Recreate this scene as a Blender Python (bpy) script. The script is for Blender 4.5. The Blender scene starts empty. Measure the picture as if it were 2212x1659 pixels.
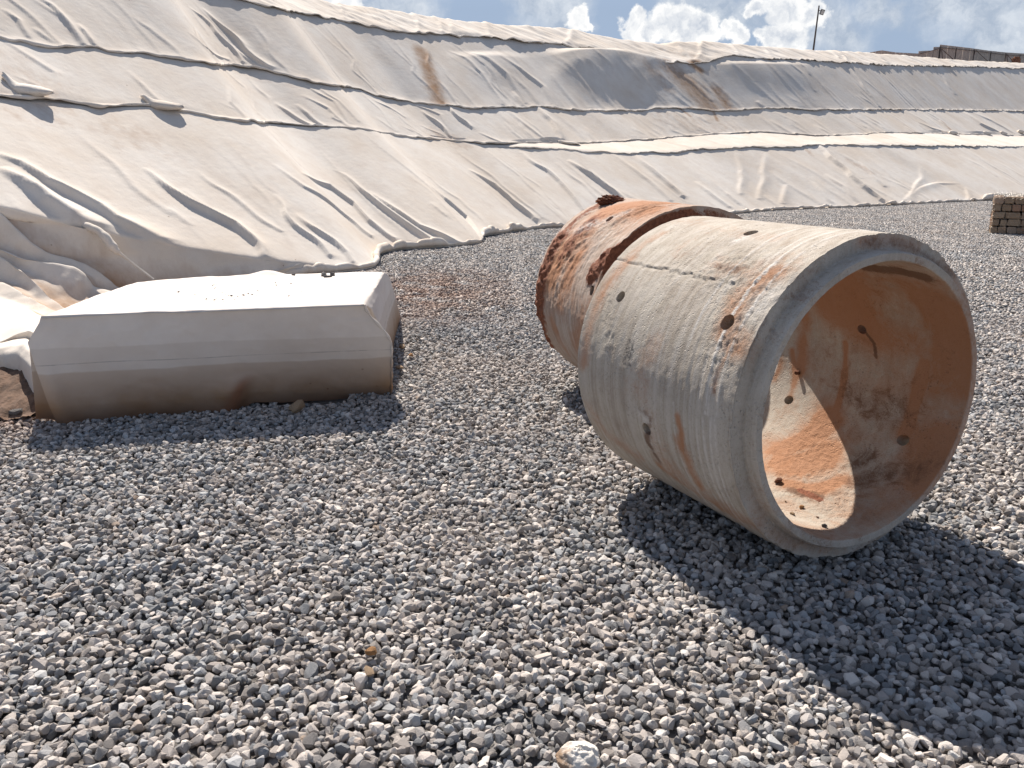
import bpy, bmesh, math, random
import numpy as np
from mathutils import Vector, Matrix

R = math.radians
rng = np.random.default_rng(7)
random.seed(7)
sc = bpy.context.scene
COL = sc.collection

# ------------------------------------------------------------------ camera
F, CX, CY = 1796.4, 1106.0, 829.5      # focal length and centre, measured on a 2212 px wide frame
PIT, H = 0.2625, 1.6
cam_d = bpy.data.cameras.new('camera')
cam = bpy.data.objects.new('camera', cam_d)
COL.objects.link(cam)
cam.location = (0, 0, H)
cam.rotation_euler = (math.pi / 2 - PIT, 0, 0)
cam_d.sensor_width = 36
cam_d.lens = 36 * 3300 / 4064
cam_d.clip_end = 3000
sc.camera = cam

# ------------------------------------------------------------------ view, sun, sky
SUN_AZ, SUN_EL = R(110), R(48)          # azimuth counted from +x towards +y
EXPOSURE = 0.68
SUN_STRENGTH = 5.0
SKY_STRENGTH = 0.15
sc.view_settings.view_transform = 'Standard'
sc.view_settings.look = 'None'
sc.view_settings.exposure = EXPOSURE
sc.view_settings.gamma = 1
sc.view_settings.use_curve_mapping = False
sc.cycles.max_bounces = 6
sc.cycles.diffuse_bounces = 3
sc.cycles.glossy_bounces = 2
sc.cycles.caustics_reflective = False
sc.cycles.caustics_refractive = False

sd = bpy.data.lights.new('sun', 'SUN')
sun = bpy.data.objects.new('sun', sd)
COL.objects.link(sun)
sd.energy = SUN_STRENGTH
sd.angle = R(0.5)
sd.color = (1.0, 0.925, 0.84)
SDIR = Vector((math.cos(SUN_AZ) * math.cos(SUN_EL), math.sin(SUN_AZ) * math.cos(SUN_EL), math.sin(SUN_EL)))
sun.rotation_euler = SDIR.to_track_quat('Z', 'Y').to_euler()
sun.location = (0, 0, 30)


class NT:
    """tiny helper for writing node trees"""
    def __init__(self, tree):
        self.t = tree
        self.n = tree.nodes
        self.l = tree.links

    def new(self, kind, **kw):
        n = self.n.new(kind)
        ins = kw.pop('ins', {})
        for k, v in kw.items():
            setattr(n, k, v)
        for k, v in ins.items():
            s = n.inputs[k]
            if isinstance(v, bpy.types.NodeSocket):
                self.l.new(v, s)
            else:
                s.default_value = v
        return n

    def math(self, op, a, b=None, c=None, clamp=False):
        ins = {0: a}
        if b is not None:
            ins[1] = b
        if c is not None:
            ins[2] = c
        n = self.new('ShaderNodeMath', operation=op, ins=ins)
        n.use_clamp = clamp
        return n.outputs[0]

    def vmath(self, op, a, b=None):
        ins = {0: a}
        if b is not None:
            ins[1] = b
        n = self.new('ShaderNodeVectorMath', operation=op, ins=ins)
        return n.outputs['Value'] if op in ('DOT_PRODUCT', 'LENGTH', 'DISTANCE') else n.outputs[0]

    def noise(self, vec, scale, detail=4, rough=0.55, dist=0.0, out='Fac'):
        n = self.new('ShaderNodeTexNoise', ins={'Vector': vec, 'Scale': scale, 'Detail': detail, 'Roughness': rough, 'Distortion': dist})
        return n.outputs[out]

    def ramp(self, fac, stops, interp='LINEAR'):
        n = self.new('ShaderNodeValToRGB', ins={'Fac': fac})
        cr = n.color_ramp
        cr.interpolation = interp
        while len(cr.elements) < len(stops):
            cr.elements.new(0.5)
        for e, (p, c) in zip(cr.elements, stops):
            e.position = p
            e.color = (c, c, c, 1) if isinstance(c, (int, float)) else (*c, 1)
        return n.outputs['Color']

    def mapr(self, v, a, b, c=0.0, d=1.0, smooth=False):
        n = self.new('ShaderNodeMapRange', ins={'Value': v, 'From Min': a, 'From Max': b, 'To Min': c, 'To Max': d})
        n.interpolation_type = 'SMOOTHSTEP' if smooth else 'LINEAR'
        n.clamp = True
        return n.outputs['Result']

    def mix(self, fac, a, b, mode='MIX'):
        n = self.n.new('ShaderNodeMix')
        n.data_type = 'RGBA'
        n.blend_type = mode
        n.clamp_factor = True
        for s, v in ((n.inputs['Factor'], fac), (n.inputs['A'], a), (n.inputs['B'], b)):
            pass
        ins = [s for s in n.inputs if s.enabled]
        for s, v in zip(ins, (fac, a, b)):
            if isinstance(v, bpy.types.NodeSocket):
                self.l.new(v, s)
            elif isinstance(v, (int, float)):
                s.default_value = v if s.type == 'VALUE' else (v, v, v, 1)
            else:
                s.default_value = (*v, 1) if len(v) == 3 else v
        return [o for o in n.outputs if o.enabled][0]

    def attr(self, name):
        return self.new('ShaderNodeAttribute', attribute_name=name).outputs['Fac']

    def mapping(self, vec, scale=(1, 1, 1), loc=(0, 0, 0), rot=(0, 0, 0)):
        return self.new('ShaderNodeMapping', ins={'Vector': vec, 'Scale': scale, 'Location': loc, 'Rotation': rot}).outputs[0]


def ray(px, py):
    X = (px - CX) / F
    U = -(py - CY) / F
    c, s = math.cos(PIT), math.sin(PIT)
    return np.array([X, c + U * s, U * c - s])


def onz(px, py, z=0.0):
    d = ray(px, py)
    t = (z - H) / d[2]
    return np.array([d[0] * t, d[1] * t, z])


def aty(px, py, y):
    d = ray(px, py)
    t = y / d[1]
    return np.array([d[0] * t, y, H + d[2] * t])


def proj(P):
    P = np.asarray(P, float)
    x, y, z = P[..., 0], P[..., 1], P[..., 2] - H
    c, s = math.cos(PIT), math.sin(PIT)
    d = np.maximum(y * c - z * s, 0.05)
    u = y * s + z * c
    return CX + F * x / d, CY - F * u / d


# world: Nishita sky with cumulus built in the direction domain
def make_world():
    w = bpy.data.worlds.new('World')
    sc.world = w
    w.use_nodes = True
    t = NT(w.node_tree)
    t.n.clear()
    out = t.new('ShaderNodeOutputWorld')
    bg = t.new('ShaderNodeBackground', ins={'Strength': SKY_STRENGTH})
    t.l.new(bg.outputs[0], out.inputs[0])
    sky = t.new('ShaderNodeTexSky')
    sky.sky_type = 'NISHITA'
    sky.sun_disc = False
    sky.sun_elevation = SUN_EL
    sky.sun_rotation = math.pi / 2 - SUN_AZ
    sky.altitude = 1200
    sky.air_density = 1.0
    sky.dust_density = 1.5
    sky.ozone_density = 1.5
    d = t.new('ShaderNodeTexCoord').outputs['Generated']
    sep = t.new('ShaderNodeSeparateXYZ', ins={0: d})
    dirn = t.vmath('NORMALIZE', d)
    # gentle warp, then a field made of round puffs
    w1 = t.noise(dirn, 22, 6, 0.6, out='Color')
    w2 = t.noise(dirn, 75, 5, 0.6, out='Color')
    off = t.new('ShaderNodeVectorMath', operation='MULTIPLY_ADD', ins={0: w1, 1: (0.036,) * 3, 2: (-0.018,) * 3}).outputs[0]
    off2 = t.new('ShaderNodeVectorMath', operation='MULTIPLY_ADD', ins={0: w2, 1: (0.018,) * 3, 2: (-0.009,) * 3}).outputs[0]
    wd = t.vmath('ADD', t.vmath('ADD', dirn, off), off2)
    Z = lambda zx, zy, r: (1306 + zx * .4095, zy * .4095, r * .4095)
    crisp = [Z(150, 150, 58), Z(175, 110, 45), Z(240, 185, 60), Z(330, 120, 80), Z(430, 130, 90), Z(520, 140, 80), Z(560, 185, 55),
             Z(685, 175, 55), Z(640, 150, 30), Z(720, 190, 45), Z(800, 30, 50), Z(930, 30, 70), Z(980, 60, 80), Z(880, 190, 60),
             Z(940, 210, 90), Z(1090, 80, 60),
             (745, 4, 34), (700, -6, 30), (1245, 40, 22), (1262, 52, 12)]
    soft = [Z(600, 60, 120), Z(740, 60, 100), Z(1060, 140, 150), Z(1000, 60, 120), Z(1200, 160, 130), Z(1270, 220, 100), Z(1430, 30, 80), Z(1540, 50, 60),
            (1215, 25, 50), (1170, -10, 60), (830, 40, 60), (900, 20, 50), (2150, 10, 90), (2200, 50, 60), (2185, 85, 55), (2140, 110, 35), (2212, 110, 70),
            (2060, 0, 60), (640, -40, 60), (1500, 10, 70)]

    def field(lst, grow):
        f = None
        for px, py, r in lst:
            v = ray(px, py)
            v = v / np.linalg.norm(v)
            rr = r / F * grow
            dist = t.vmath('DISTANCE', wd, tuple(float(q) for q in v))
            g = t.math('SUBTRACT', 1.0, t.math('DIVIDE', dist, rr))
            f = g if f is None else t.math('SMOOTH_MAX', f, g, 0.25)
        return f
    fc = field(crisp, 1.15)
    fs = field(soft, 1.35)
    # the rest of the sky: scattered cumulus from the same kind of noise
    nn = t.noise(t.mapping(dirn, (1, 1, 2.4)), 3.1, 8, 0.58, 0.3)
    away = t.mapr(t.vmath('DOT_PRODUCT', dirn, tuple(float(q) for q in (ray(1500, 120) / np.linalg.norm(ray(1500, 120))))), 0.80, 0.93, 1, 0)
    fr = t.math('MULTIPLY', t.mapr(nn, 0.54, 0.66, smooth=True), away)
    mc = t.mapr(fc, -0.08, 0.26, smooth=True)
    ms = t.mapr(t.math('ADD', fs, t.math('MULTIPLY', t.math('SUBTRACT', t.noise(dirn, 26, 6, 0.6), 0.5), 1.0)), -0.15, 0.75, 0, 0.8, smooth=True)
    body = t.noise(wd, 38, 5, 0.6)
    edge = t.mapr(fc, 0.1, 0.75, 1.0, 0.0)
    bright = t.math('ADD', t.math('MULTIPLY', edge, 0.5), t.mapr(body, 0.34, 0.56, 0.12, 0.75))
    S = 1.0 / SKY_STRENGTH * 0.56
    ccol = t.mix(t.math('MINIMUM', bright, 1.0), (0.55 * S, 0.62 * S, 0.74 * S), (1.16 * S, 1.16 * S, 1.15 * S))
    scol = t.mix(t.mapr(body, 0.35, 0.65), (0.50 * S, 0.58 * S, 0.70 * S), (0.86 * S, 0.91 * S, 0.97 * S))
    hz = t.mapr(sep.outputs[2], 0.16, 0.36, 1.0, 0.0)
    base = t.mix(0.42, sky.outputs[0], (0.30 * S, 0.31 * S, 0.335 * S))
    base = t.mix(1.0, base, (0.74, 0.74, 0.74), 'MULTIPLY')
    base = t.mix(t.math('MULTIPLY', hz, 0.92), base, (0.40 * S, 0.51 * S, 0.69 * S))
    c = t.mix(t.math('MULTIPLY', fr, 0.7), base, (0.62 * S, 0.65 * S, 0.69 * S))
    c = t.mix(ms, c, scol)
    c = t.mix(mc, c, ccol)
    t.l.new(c, bg.inputs['Color'])


make_world()


# ------------------------------------------------------------------ object helpers
def tag(o, label=None, cat=None, group=None, kind=None):
    if label: o['label'] = label
    if cat: o['category'] = cat
    if group: o['group'] = group
    if kind: o['kind'] = kind
    return o


def link(name, me, mat=None, parent=None):
    if mat and len(me.materials) == 0:
        me.materials.append(mat)
    o = bpy.data.objects.new(name, me)
    COL.objects.link(o)
    if parent:
        o.parent = parent
    return o


def empty(name, loc=(0, 0, 0), rz=0.0):
    o = bpy.data.objects.new(name, None)
    COL.objects.link(o)
    o.location = loc
    o.rotation_euler = (0, 0, rz)
    o.empty_display_size = 0.2
    return o


def mesh_from(name, V, Fc, smooth=True, attrs=None):
    me = bpy.data.meshes.new(name)
    V = np.ascontiguousarray(V, np.float32)
    Fc = np.asarray(Fc)
    if Fc.ndim == 2:
        n, k = Fc.shape
        me.vertices.add(len(V))
        me.vertices.foreach_set('co', V.ravel())
        me.loops.add(n * k)
        me.loops.foreach_set('vertex_index', np.ascontiguousarray(Fc, np.int32).ravel())
        me.polygons.add(n)
        me.polygons.foreach_set('loop_start', np.arange(0, n * k, k, dtype=np.int32))
        me.update(calc_edges=True)
    else:
        me.from_pydata([tuple(map(float, v)) for v in V], [], [tuple(int(i) for i in f) for f in Fc])
    me.validate()
    if attrs:
        for k, a in attrs.items():
            at = me.attributes.new(k, 'FLOAT', 'POINT')
            at.data.foreach_set('value', np.ascontiguousarray(a, np.float32).ravel())
    if smooth:
        me.polygons.foreach_set('use_smooth', np.ones(len(me.polygons), bool))
    me.update()
    return me


def grid_faces(nr, nc, wrap=False):
    i = np.arange(nr - 1)[:, None] * nc
    j = np.arange(nc if wrap else nc - 1)[None, :]
    j2 = (j + 1) % nc
    a = i + j
    b = i + j2
    return np.stack([a, b, b + nc, a + nc], -1).reshape(-1, 4)


def tube(path, rad, n=6, closed=False):
    """path (k,3) with radius scalar or (k,) -> V,F"""
    P = np.asarray(path, float)
    k = len(P)
    rad = np.broadcast_to(np.asarray(rad, float), (k,))
    T = np.gradient(P, axis=0)
    T /= np.linalg.norm(T, axis=1)[:, None] + 1e-9
    up = np.array([0, 0, 1.0])
    if abs(T[:, 2]).mean() > 0.8:
        up = np.array([1.0, 0, 0])
    A = np.cross(T, up)
    A /= np.linalg.norm(A, axis=1)[:, None] + 1e-9
    B = np.cross(T, A)
    a = np.linspace(0, 2 * np.pi, n, endpoint=False)
    V = P[:, None] + rad[:, None, None] * (np.cos(a)[None, :, None] * A[:, None] + np.sin(a)[None, :, None] * B[:, None])
    Fc = grid_faces(k, n, wrap=True)
    return V.reshape(-1, 3), Fc


class MB:
    def __init__(self):
        self.V, self.F, self.o = [], [], 0

    def add(self, V, Fc):
        V = np.asarray(V, float)
        self.V.append(V)
        for f in Fc:
            self.F.append([int(i) + self.o for i in f])
        self.o += len(V)
        return self

    def box(self, c, size, rz=0.0, rot=None):
        x, y, z = [s / 2 for s in size]
        V = np.array([(-x, -y, -z), (x, -y, -z), (x, y, -z), (-x, y, -z), (-x, -y, z), (x, -y, z), (x, y, z), (-x, y, z)])
        if rot is not None:
            V = V @ np.array(rot).T
        cs, sn = math.cos(rz), math.sin(rz)
        V = V @ np.array([[cs, sn, 0], [-sn, cs, 0], [0, 0, 1]])
        return self.add(V + np.array(c), [(3, 2, 1, 0), (4, 5, 6, 7), (0, 1, 5, 4), (1, 2, 6, 5), (2, 3, 7, 6), (3, 0, 4, 7)])

    def tube(self, path, rad, n=6):
        V, Fc = tube(path, rad, n)
        self.add(V, Fc)
        return self

    def bar(self, a, b, w):
        a, b = np.array(a, float), np.array(b, float)
        return self.tube([a, (a + b) / 2, b], w, 6)

    def build(self, name, mat, parent=None, smooth=False):
        me = bpy.data.meshes.new(name)
        me.from_pydata([tuple(map(float, v)) for v in np.concatenate(self.V)], [], self.F)
        me.validate()
        if smooth:
            me.polygons.foreach_set('use_smooth', np.ones(len(me.polygons), bool))
        me.update()
        return link(name, me, mat, parent)


# ------------------------------------------------------------------ numpy noise
def vnoise(x, y, seed=0):
    r = np.random.default_rng(seed)
    tab = r.random((256, 256))
    xi, yi = np.floor(x).astype(int), np.floor(y).astype(int)
    fx, fy = x - xi, y - yi
    fx = fx * fx * fx * (fx * (fx * 6 - 15) + 10)
    fy = fy * fy * fy * (fy * (fy * 6 - 15) + 10)
    g = lambda a, b: tab[a % 256, b % 256]
    return ((g(xi, yi) * (1 - fx) + g(xi + 1, yi) * fx) * (1 - fy) + (g(xi, yi + 1) * (1 - fx) + g(xi + 1, yi + 1) * fx) * fy) * 2 - 1


def fbm(x, y, seed=0, octv=4, gain=0.5):
    s = np.zeros(np.broadcast(x, y).shape)
    a = 1.0
    for i in range(octv):
        s = s + a * vnoise(x * 2 ** i + 17.3 * i, y * 2 ** i + 9.1 * i, seed + i)
        a *= gain
    return s


def smooth1(a, sig):
    k = int(max(1, round(sig * 3)))
    x = np.arange(-k, k + 1)
    w = np.exp(-0.5 * (x / max(sig, .3)) ** 2)
    w /= w.sum()
    return np.convolve(np.pad(a, k, mode='edge'), w, 'valid')


def sstep(x, a, b):
    t = np.clip((x - a) / (b - a), 0, 1)
    return t * t * (3 - 2 * t)


def polydist(P, L):
    """P (n,k) points, L polyline (m,k): distance, param 0..1, nearest point"""
    L = np.asarray(L, float)
    best = np.full(len(P), 1e9)
    par = np.zeros(len(P))
    near = np.zeros_like(P)
    seg = np.linalg.norm(np.diff(L, axis=0), axis=1)
    cum = np.concatenate([[0], np.cumsum(seg)])
    for i in range(len(L) - 1):
        ab = L[i + 1] - L[i]
        t = np.clip(((P - L[i]) @ ab) / (ab @ ab + 1e-12), 0, 1)
        q = L[i] + t[:, None] * ab
        d = np.linalg.norm(P - q, axis=1)
        m = d < best
        best[m] = d[m]
        par[m] = (cum[i] + t[m] * seg[i]) / cum[-1]
        near[m] = q[m]
    return best, par, near


# ------------------------------------------------------------------ materials
def new_mat(name):
    m = bpy.data.materials.new(name)
    m.use_nodes = True
    t = NT(m.node_tree)
    b = t.n['Principled BSDF']
    return m, t, b


def set_b(t, b, **kw):
    for k, v in kw.items():
        k = k.replace('_', ' ')
        if isinstance(v, bpy.types.NodeSocket):
            t.l.new(v, b.inputs[k])
        else:
            b.inputs[k].default_value = v


def bump(t, b, h, strength=0.5, dist=0.01):
    n = t.new('ShaderNodeBump', ins={'Height': h, 'Strength': strength, 'Distance': dist})
    t.l.new(n.outputs[0], b.inputs['Normal'])


def mat_fabric(name='geotextile', dirty=1.0):
    m, t, b = new_mat(name)
    P = t.new('ShaderNodeNewGeometry').outputs['Position']
    n1 = t.noise(P, 0.55, 5, 0.6)
    n2 = t.noise(P, 3.2, 5, 0.6)
    n3 = t.noise(P, 70, 3, 0.6)
    c = t.mix(t.mapr(n1, 0.38, 0.66), (0.72, 0.668, 0.600), (0.655, 0.575, 0.485))
    c = t.mix(t.math('MULTIPLY', t.mapr(n2, 0.45, 0.8), 0.35), c, (0.54, 0.44, 0.36))
    c = t.mix(t.math('MULTIPLY', t.mapr(n3, 0.5, 0.85), 0.18), c, (0.40, 0.34, 0.30))
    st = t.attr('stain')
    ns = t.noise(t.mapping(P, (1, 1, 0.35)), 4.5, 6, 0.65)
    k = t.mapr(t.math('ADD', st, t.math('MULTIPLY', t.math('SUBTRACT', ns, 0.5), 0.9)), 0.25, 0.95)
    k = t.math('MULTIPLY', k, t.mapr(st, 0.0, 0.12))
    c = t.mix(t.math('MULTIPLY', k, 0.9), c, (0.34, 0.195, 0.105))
    # small dark flecks
    v = t.new('ShaderNodeTexVoronoi', ins={'Vector': P, 'Scale': 2.3})
    fl = t.mapr(v.outputs['Distance'], 0.018, 0.035, 1, 0)
    c = t.mix(t.math('MULTIPLY', fl, 0.6), c, (0.16, 0.09, 0.06))
    set_b(t, b, Base_Color=c, Roughness=0.95)
    b.inputs['Specular IOR Level'].default_value = 0.1
    h = t.math('ADD', t.math('MULTIPLY', t.noise(P, 9, 4, 0.6), 1.0), t.math('MULTIPLY', t.noise(P, 160, 2, 0.5), 0.08))
    bump(t, b, h, 0.22, 0.03)
    return m


M_FAB = mat_fabric()


def mat_block_fabric():
    m, t, b = new_mat('stained_geotextile')
    P = t.new('ShaderNodeNewGeometry').outputs['Position']
    sp = t.new('ShaderNodeSeparateXYZ', ins={0: P})
    z = sp.outputs[2]
    zx = t.math('ADD', z, t.math('MULTIPLY', t.math('ADD', sp.outputs[0], 2.0), 0.012))
    zn = t.math('ADD', zx, t.math('MULTIPLY', t.math('SUBTRACT', t.noise(t.mapping(P, (1, 1, 0.2)), 3.5, 4, 0.5), 0.5), 0.035))
    n1 = t.noise(P, 3, 5, 0.6)
    c = t.mix(t.mapr(n1, 0.35, 0.7), (0.76, 0.70, 0.64), (0.68, 0.61, 0.545))
    c = t.mix(t.mapr(zn, 0.455, 0.465, 0.30, 0.0), c, (0.50, 0.42, 0.35))
    c = t.mix(t.mapr(zn, 0.295, 0.305, 0.42, 0.0), c, (0.42, 0.30, 0.205))
    big = t.noise(P, 2.2, 5, 0.6)
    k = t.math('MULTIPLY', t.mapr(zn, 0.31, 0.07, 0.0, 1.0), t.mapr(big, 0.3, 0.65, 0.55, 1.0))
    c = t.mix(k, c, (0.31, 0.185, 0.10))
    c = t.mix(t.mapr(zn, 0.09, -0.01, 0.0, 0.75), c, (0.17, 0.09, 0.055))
    fold = t.attr('fold')
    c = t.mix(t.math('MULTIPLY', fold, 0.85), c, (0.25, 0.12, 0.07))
    ln = t.math('ABSOLUTE', t.math('SUBTRACT', zx, t.math('ADD', 0.345, t.math('MULTIPLY', t.noise(P, 1.2, 1), 0.02))))
    c = t.mix(t.math('MULTIPLY', t.mapr(ln, 0.0015, 0.004, 1, 0), t.mapr(t.noise(P, 9, 3), 0.4, 0.6, 0.15, 0.6)), c, (0.28, 0.25, 0.23))
    v = t.new('ShaderNodeTexVoronoi', ins={'Vector': P, 'Scale': 8.0, 'Randomness': 1.0})
    fl = t.math('MULTIPLY', t.mapr(v.outputs['Distance'], 0.03, 0.085, 1, 0), t.mapr(t.math('ADD', z, 0.0), 0.2, 0.32, 1, 0.05))
    fl = t.math('MULTIPLY', fl, t.mapr(t.noise(P, 5, 2), 0.45, 0.62))
    c = t.mix(t.math('MULTIPLY', fl, 0.85), c, (0.11, 0.045, 0.025))
    set_b(t, b, Base_Color=c, Roughness=0.95)
    b.inputs['Specular IOR Level'].default_value = 0.1
    h = t.math('ADD', t.noise(P, 10, 3, 0.5), t.math('MULTIPLY', t.noise(t.mapping(P, (1, 1, 3)), 220, 2, 0.5), 0.06))
    bump(t, b, h, 0.15, 0.02)
    return m


def mat_gravel(name='gravel', ground=False):
    m, t, b = new_mat(name)
    P = t.new('ShaderNodeNewGeometry').outputs['Position']
    if ground:
        r = t.noise(P, 38, 3, 0.7)
        r2 = t.noise(P, 21, 3, 0.7)
    else:
        isl = t.new('ShaderNodeNewGeometry').outputs['Random Per Island']
        ob = t.new('ShaderNodeObjectInfo').outputs['Random']
        s = t.math('ADD', t.math('MULTIPLY', isl, 7.13), t.math('MULTIPLY', ob, 3.77))
        r = t.new('ShaderNodeTexWhiteNoise', noise_dimensions='1D', ins={'W': s}).outputs['Value']
        r2 = t.new('ShaderNodeTexWhiteNoise', noise_dimensions='1D', ins={'W': t.math('ADD', s, 31.7)}).outputs['Value']
    tan = t.ramp(r, [(0.0, (0.15, 0.132, 0.12)), (0.3, (0.31, 0.275, 0.25)), (0.75, (0.50, 0.45, 0.41)), (1.0, (0.72, 0.66, 0.60))])
    blue = t.ramp(r, [(0.0, (0.085, 0.092, 0.102)), (0.4, (0.20, 0.212, 0.226)), (0.8, (0.37, 0.382, 0.395)), (1.0, (0.47, 0.48, 0.48))])
    patch = t.noise(P, 0.85, 4, 0.6)
    k = t.mapr(t.math('ADD', t.math('MULTIPLY', patch, 1.0), t.math('MULTIPLY', r2, 0.55)), 0.67, 0.97)
    c = t.mix(k, tan, blue)
    c = t.mix(1.0, c, (1.0, 0.98, 0.965), 'MULTIPLY')
    # dust and reddish soil washed over part of the yard
    sp = t.new('ShaderNodeSeparateXYZ', ins={0: P})
    dd = t.vmath('DISTANCE', t.mapping(P, (1.0, 0.55, 0)), (-1.15, 5.8, 0))
    dd2 = t.vmath('DISTANCE', t.mapping(P, (1.0, 1.0, 0)), (-3.6, 5.2, 0))
    ds = t.math('MAXIMUM', t.mapr(dd, 0.5, 1.6, 1, 0), t.mapr(dd2, 0.3, 1.1, 1.0, 0))
    ds = t.math('MULTIPLY', ds, t.mapr(t.noise(P, 2.6, 5, 0.65), 0.36, 0.56))
    c = t.mix(t.math('MULTIPLY', ds, 0.85), c, (0.27, 0.155, 0.105))
    if not ground:
        c = t.mix(t.math('MULTIPLY', t.math('GREATER_THAN', r2, 0.993), 0.5), c, (0.45, 0.29, 0.17))
        L = t.new('ShaderNodeTexCoord').outputs['Object']
        sk = t.noise(t.vmath('ADD', L, t.new('ShaderNodeCombineXYZ', ins={0: s, 1: s}).outputs[0]), 130, 4, 0.7)
        c = t.mix(t.mapr(sk, 0.35, 0.68, 0.0, 0.5), c, t.mix(0.5, c, (0.66, 0.64, 0.6)))
        c = t.mix(t.mapr(sk, 0.5, 0.3, 0.0, 0.5), c, t.mix(0.75, c, (0.03, 0.03, 0.035)))
        bump(t, b, t.noise(P, 210, 4, 0.7), 0.55, 0.006)
    else:
        c = t.mix(0.6, c, (0.03, 0.03, 0.03))
        bump(t, b, t.noise(P, 30, 4, 0.7), 1.0, 0.03)
    set_b(t, b, Base_Color=c, Roughness=0.9)
    b.inputs['Specular IOR Level'].default_value = 0.25
    return m


M_GRAV = mat_gravel()
M_GROUND = mat_gravel('gravel_ground', True)


def mat_simple(name, col, rough=0.8, var=0.25, scale=8, metal=0.0, bmp=0.3):
    m, t, b = new_mat(name)
    P = t.new('ShaderNodeTexCoord').outputs['Object']
    n = t.noise(P, scale, 5, 0.65)
    c2 = tuple(x * (1 - var) for x in col)
    c = t.mix(t.mapr(n, 0.35, 0.65), c2, col)
    set_b(t, b, Base_Color=c, Roughness=rough, Metallic=metal)
    bump(t, b, t.noise(P, scale * 4, 4, 0.6), bmp, 0.01)
    return m


M_SOIL = mat_simple('red_soil', (0.27, 0.105, 0.055), 1.0, 0.55, 25, bmp=0.9)
M_EARTH = mat_simple('embankment_earth', (0.30, 0.17, 0.11), 1.0, 0.4, 1.5)
M_STEEL = mat_simple('weathered_steel', (0.10, 0.085, 0.075), 0.6, 0.4, 5)
M_RUSTY = mat_simple('rusty_tube', (0.13, 0.085, 0.065), 0.8, 0.4, 5)
M_WIRE = mat_simple('galvanised_wire', (0.42, 0.40, 0.36), 0.45, 0.3, 20, metal=0.6)

# ------------------------------------------------------------------ EMBANKMENT PROFILE
EU = np.array([0.7295, 0.684])       # along the toe
EG = np.array([-0.684, 0.7295])      # up the slope, horizontally
T0 = np.array([0.0, 18.2])
toe_u = [-30, -5.6, -5.1, -4.2, -3.4, -2.6, -1.4, -0.4, 1.9, 2.65, 7, 11.3, 13.0, 17.2, 19.1, 23.4, 24.6, 29, 100]
toe_d = [-2.57, -2.57, -2.4, -1.0, -0.5, -.72, -.61, .55, 1.26, 1.08, 1.1, 1.2, 1.34, .41, .05, -.5, -0.9, -1.4, -1.6]


def curve(pts, lo, hi):
    x, y = np.array(pts, float).T
    x = np.concatenate([[-3000], x, [2700, 5200]])
    y = np.concatenate([[y[0] - lo * (x[1] + 3000)], y, [y[-1] + hi * (2700 - x[-3]), y[-1] + hi * (2700 - x[-3])]])
    return x, y


CUR = {
    'L0': curve([(0, 444), (66, 464), (113, 479), (184, 495), (262, 516), (367, 534), (544, 561), (640, 571), (760, 579), (828, 583), (860, 640)], 0.14, 0.0),
    'S4': curve([(0, 214), (207, 235), (345, 238), (448, 255), (620, 274), (762, 282), (845, 294), (983, 310), (1086, 315), (1224, 324), (1345, 331), (1415, 328), (1595, 319),
                 (1764, 313), (1883, 313), (2212, 317)], 0.10, 0.005),
    'S3': curve([(0, 212), (207, 233), (345, 236), (448, 253), (620, 272), (762, 280), (845, 292), (983, 308), (1086, 312), (1242, 311), (1415, 302), (1523, 292), (1631, 286),
                 (1775, 295), (1919, 288), (2063, 290), (2212, 294)], 0.10, 0.01),
    'S2': curve([(0, 83), (103, 103), (207, 109), (320, 122), (448, 138), (551, 148), (672, 177), (762, 190), (811, 207), (890, 222), (956, 229), (1052, 234), (1155, 230),
                 (1259, 241), (1397, 238), (1415, 232), (1559, 240), (1631, 234), (1775, 238), (1955, 237), (2212, 240)], 0.17, 0.01),
    'S1': curve([(0, -95), (250, -48), (500, 0), (620, 27), (762, 52), (845, 69), (1052, 83), (1207, 98), (1293, 106), (1362, 127), (1415, 133), (1498, 139), (1559, 122), (1667, 127),
                 (1775, 133), (1919, 142), (2081, 144), (2212, 149)], 0.2, 0.05),
    'C': curve([(0, -150), (300, -75), (600, -10), (708, 9), (845, 28), (1004, 52), (1155, 64), (1245, 69), (1310, 83), (1345, 90), (1415, 98), (1523, 93), (1667, 105),
                (1775, 112.5), (1883, 117.5), (1991, 125.5), (2099, 134), (2212, 138)], 0.2, 0.05),
}
SLOPES = [('L0', R(76)), ('S4', R(31.5)), ('S3', R(17)), ('S2', R(35)), ('S1', R(44)), ('C', R(27))]

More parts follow.
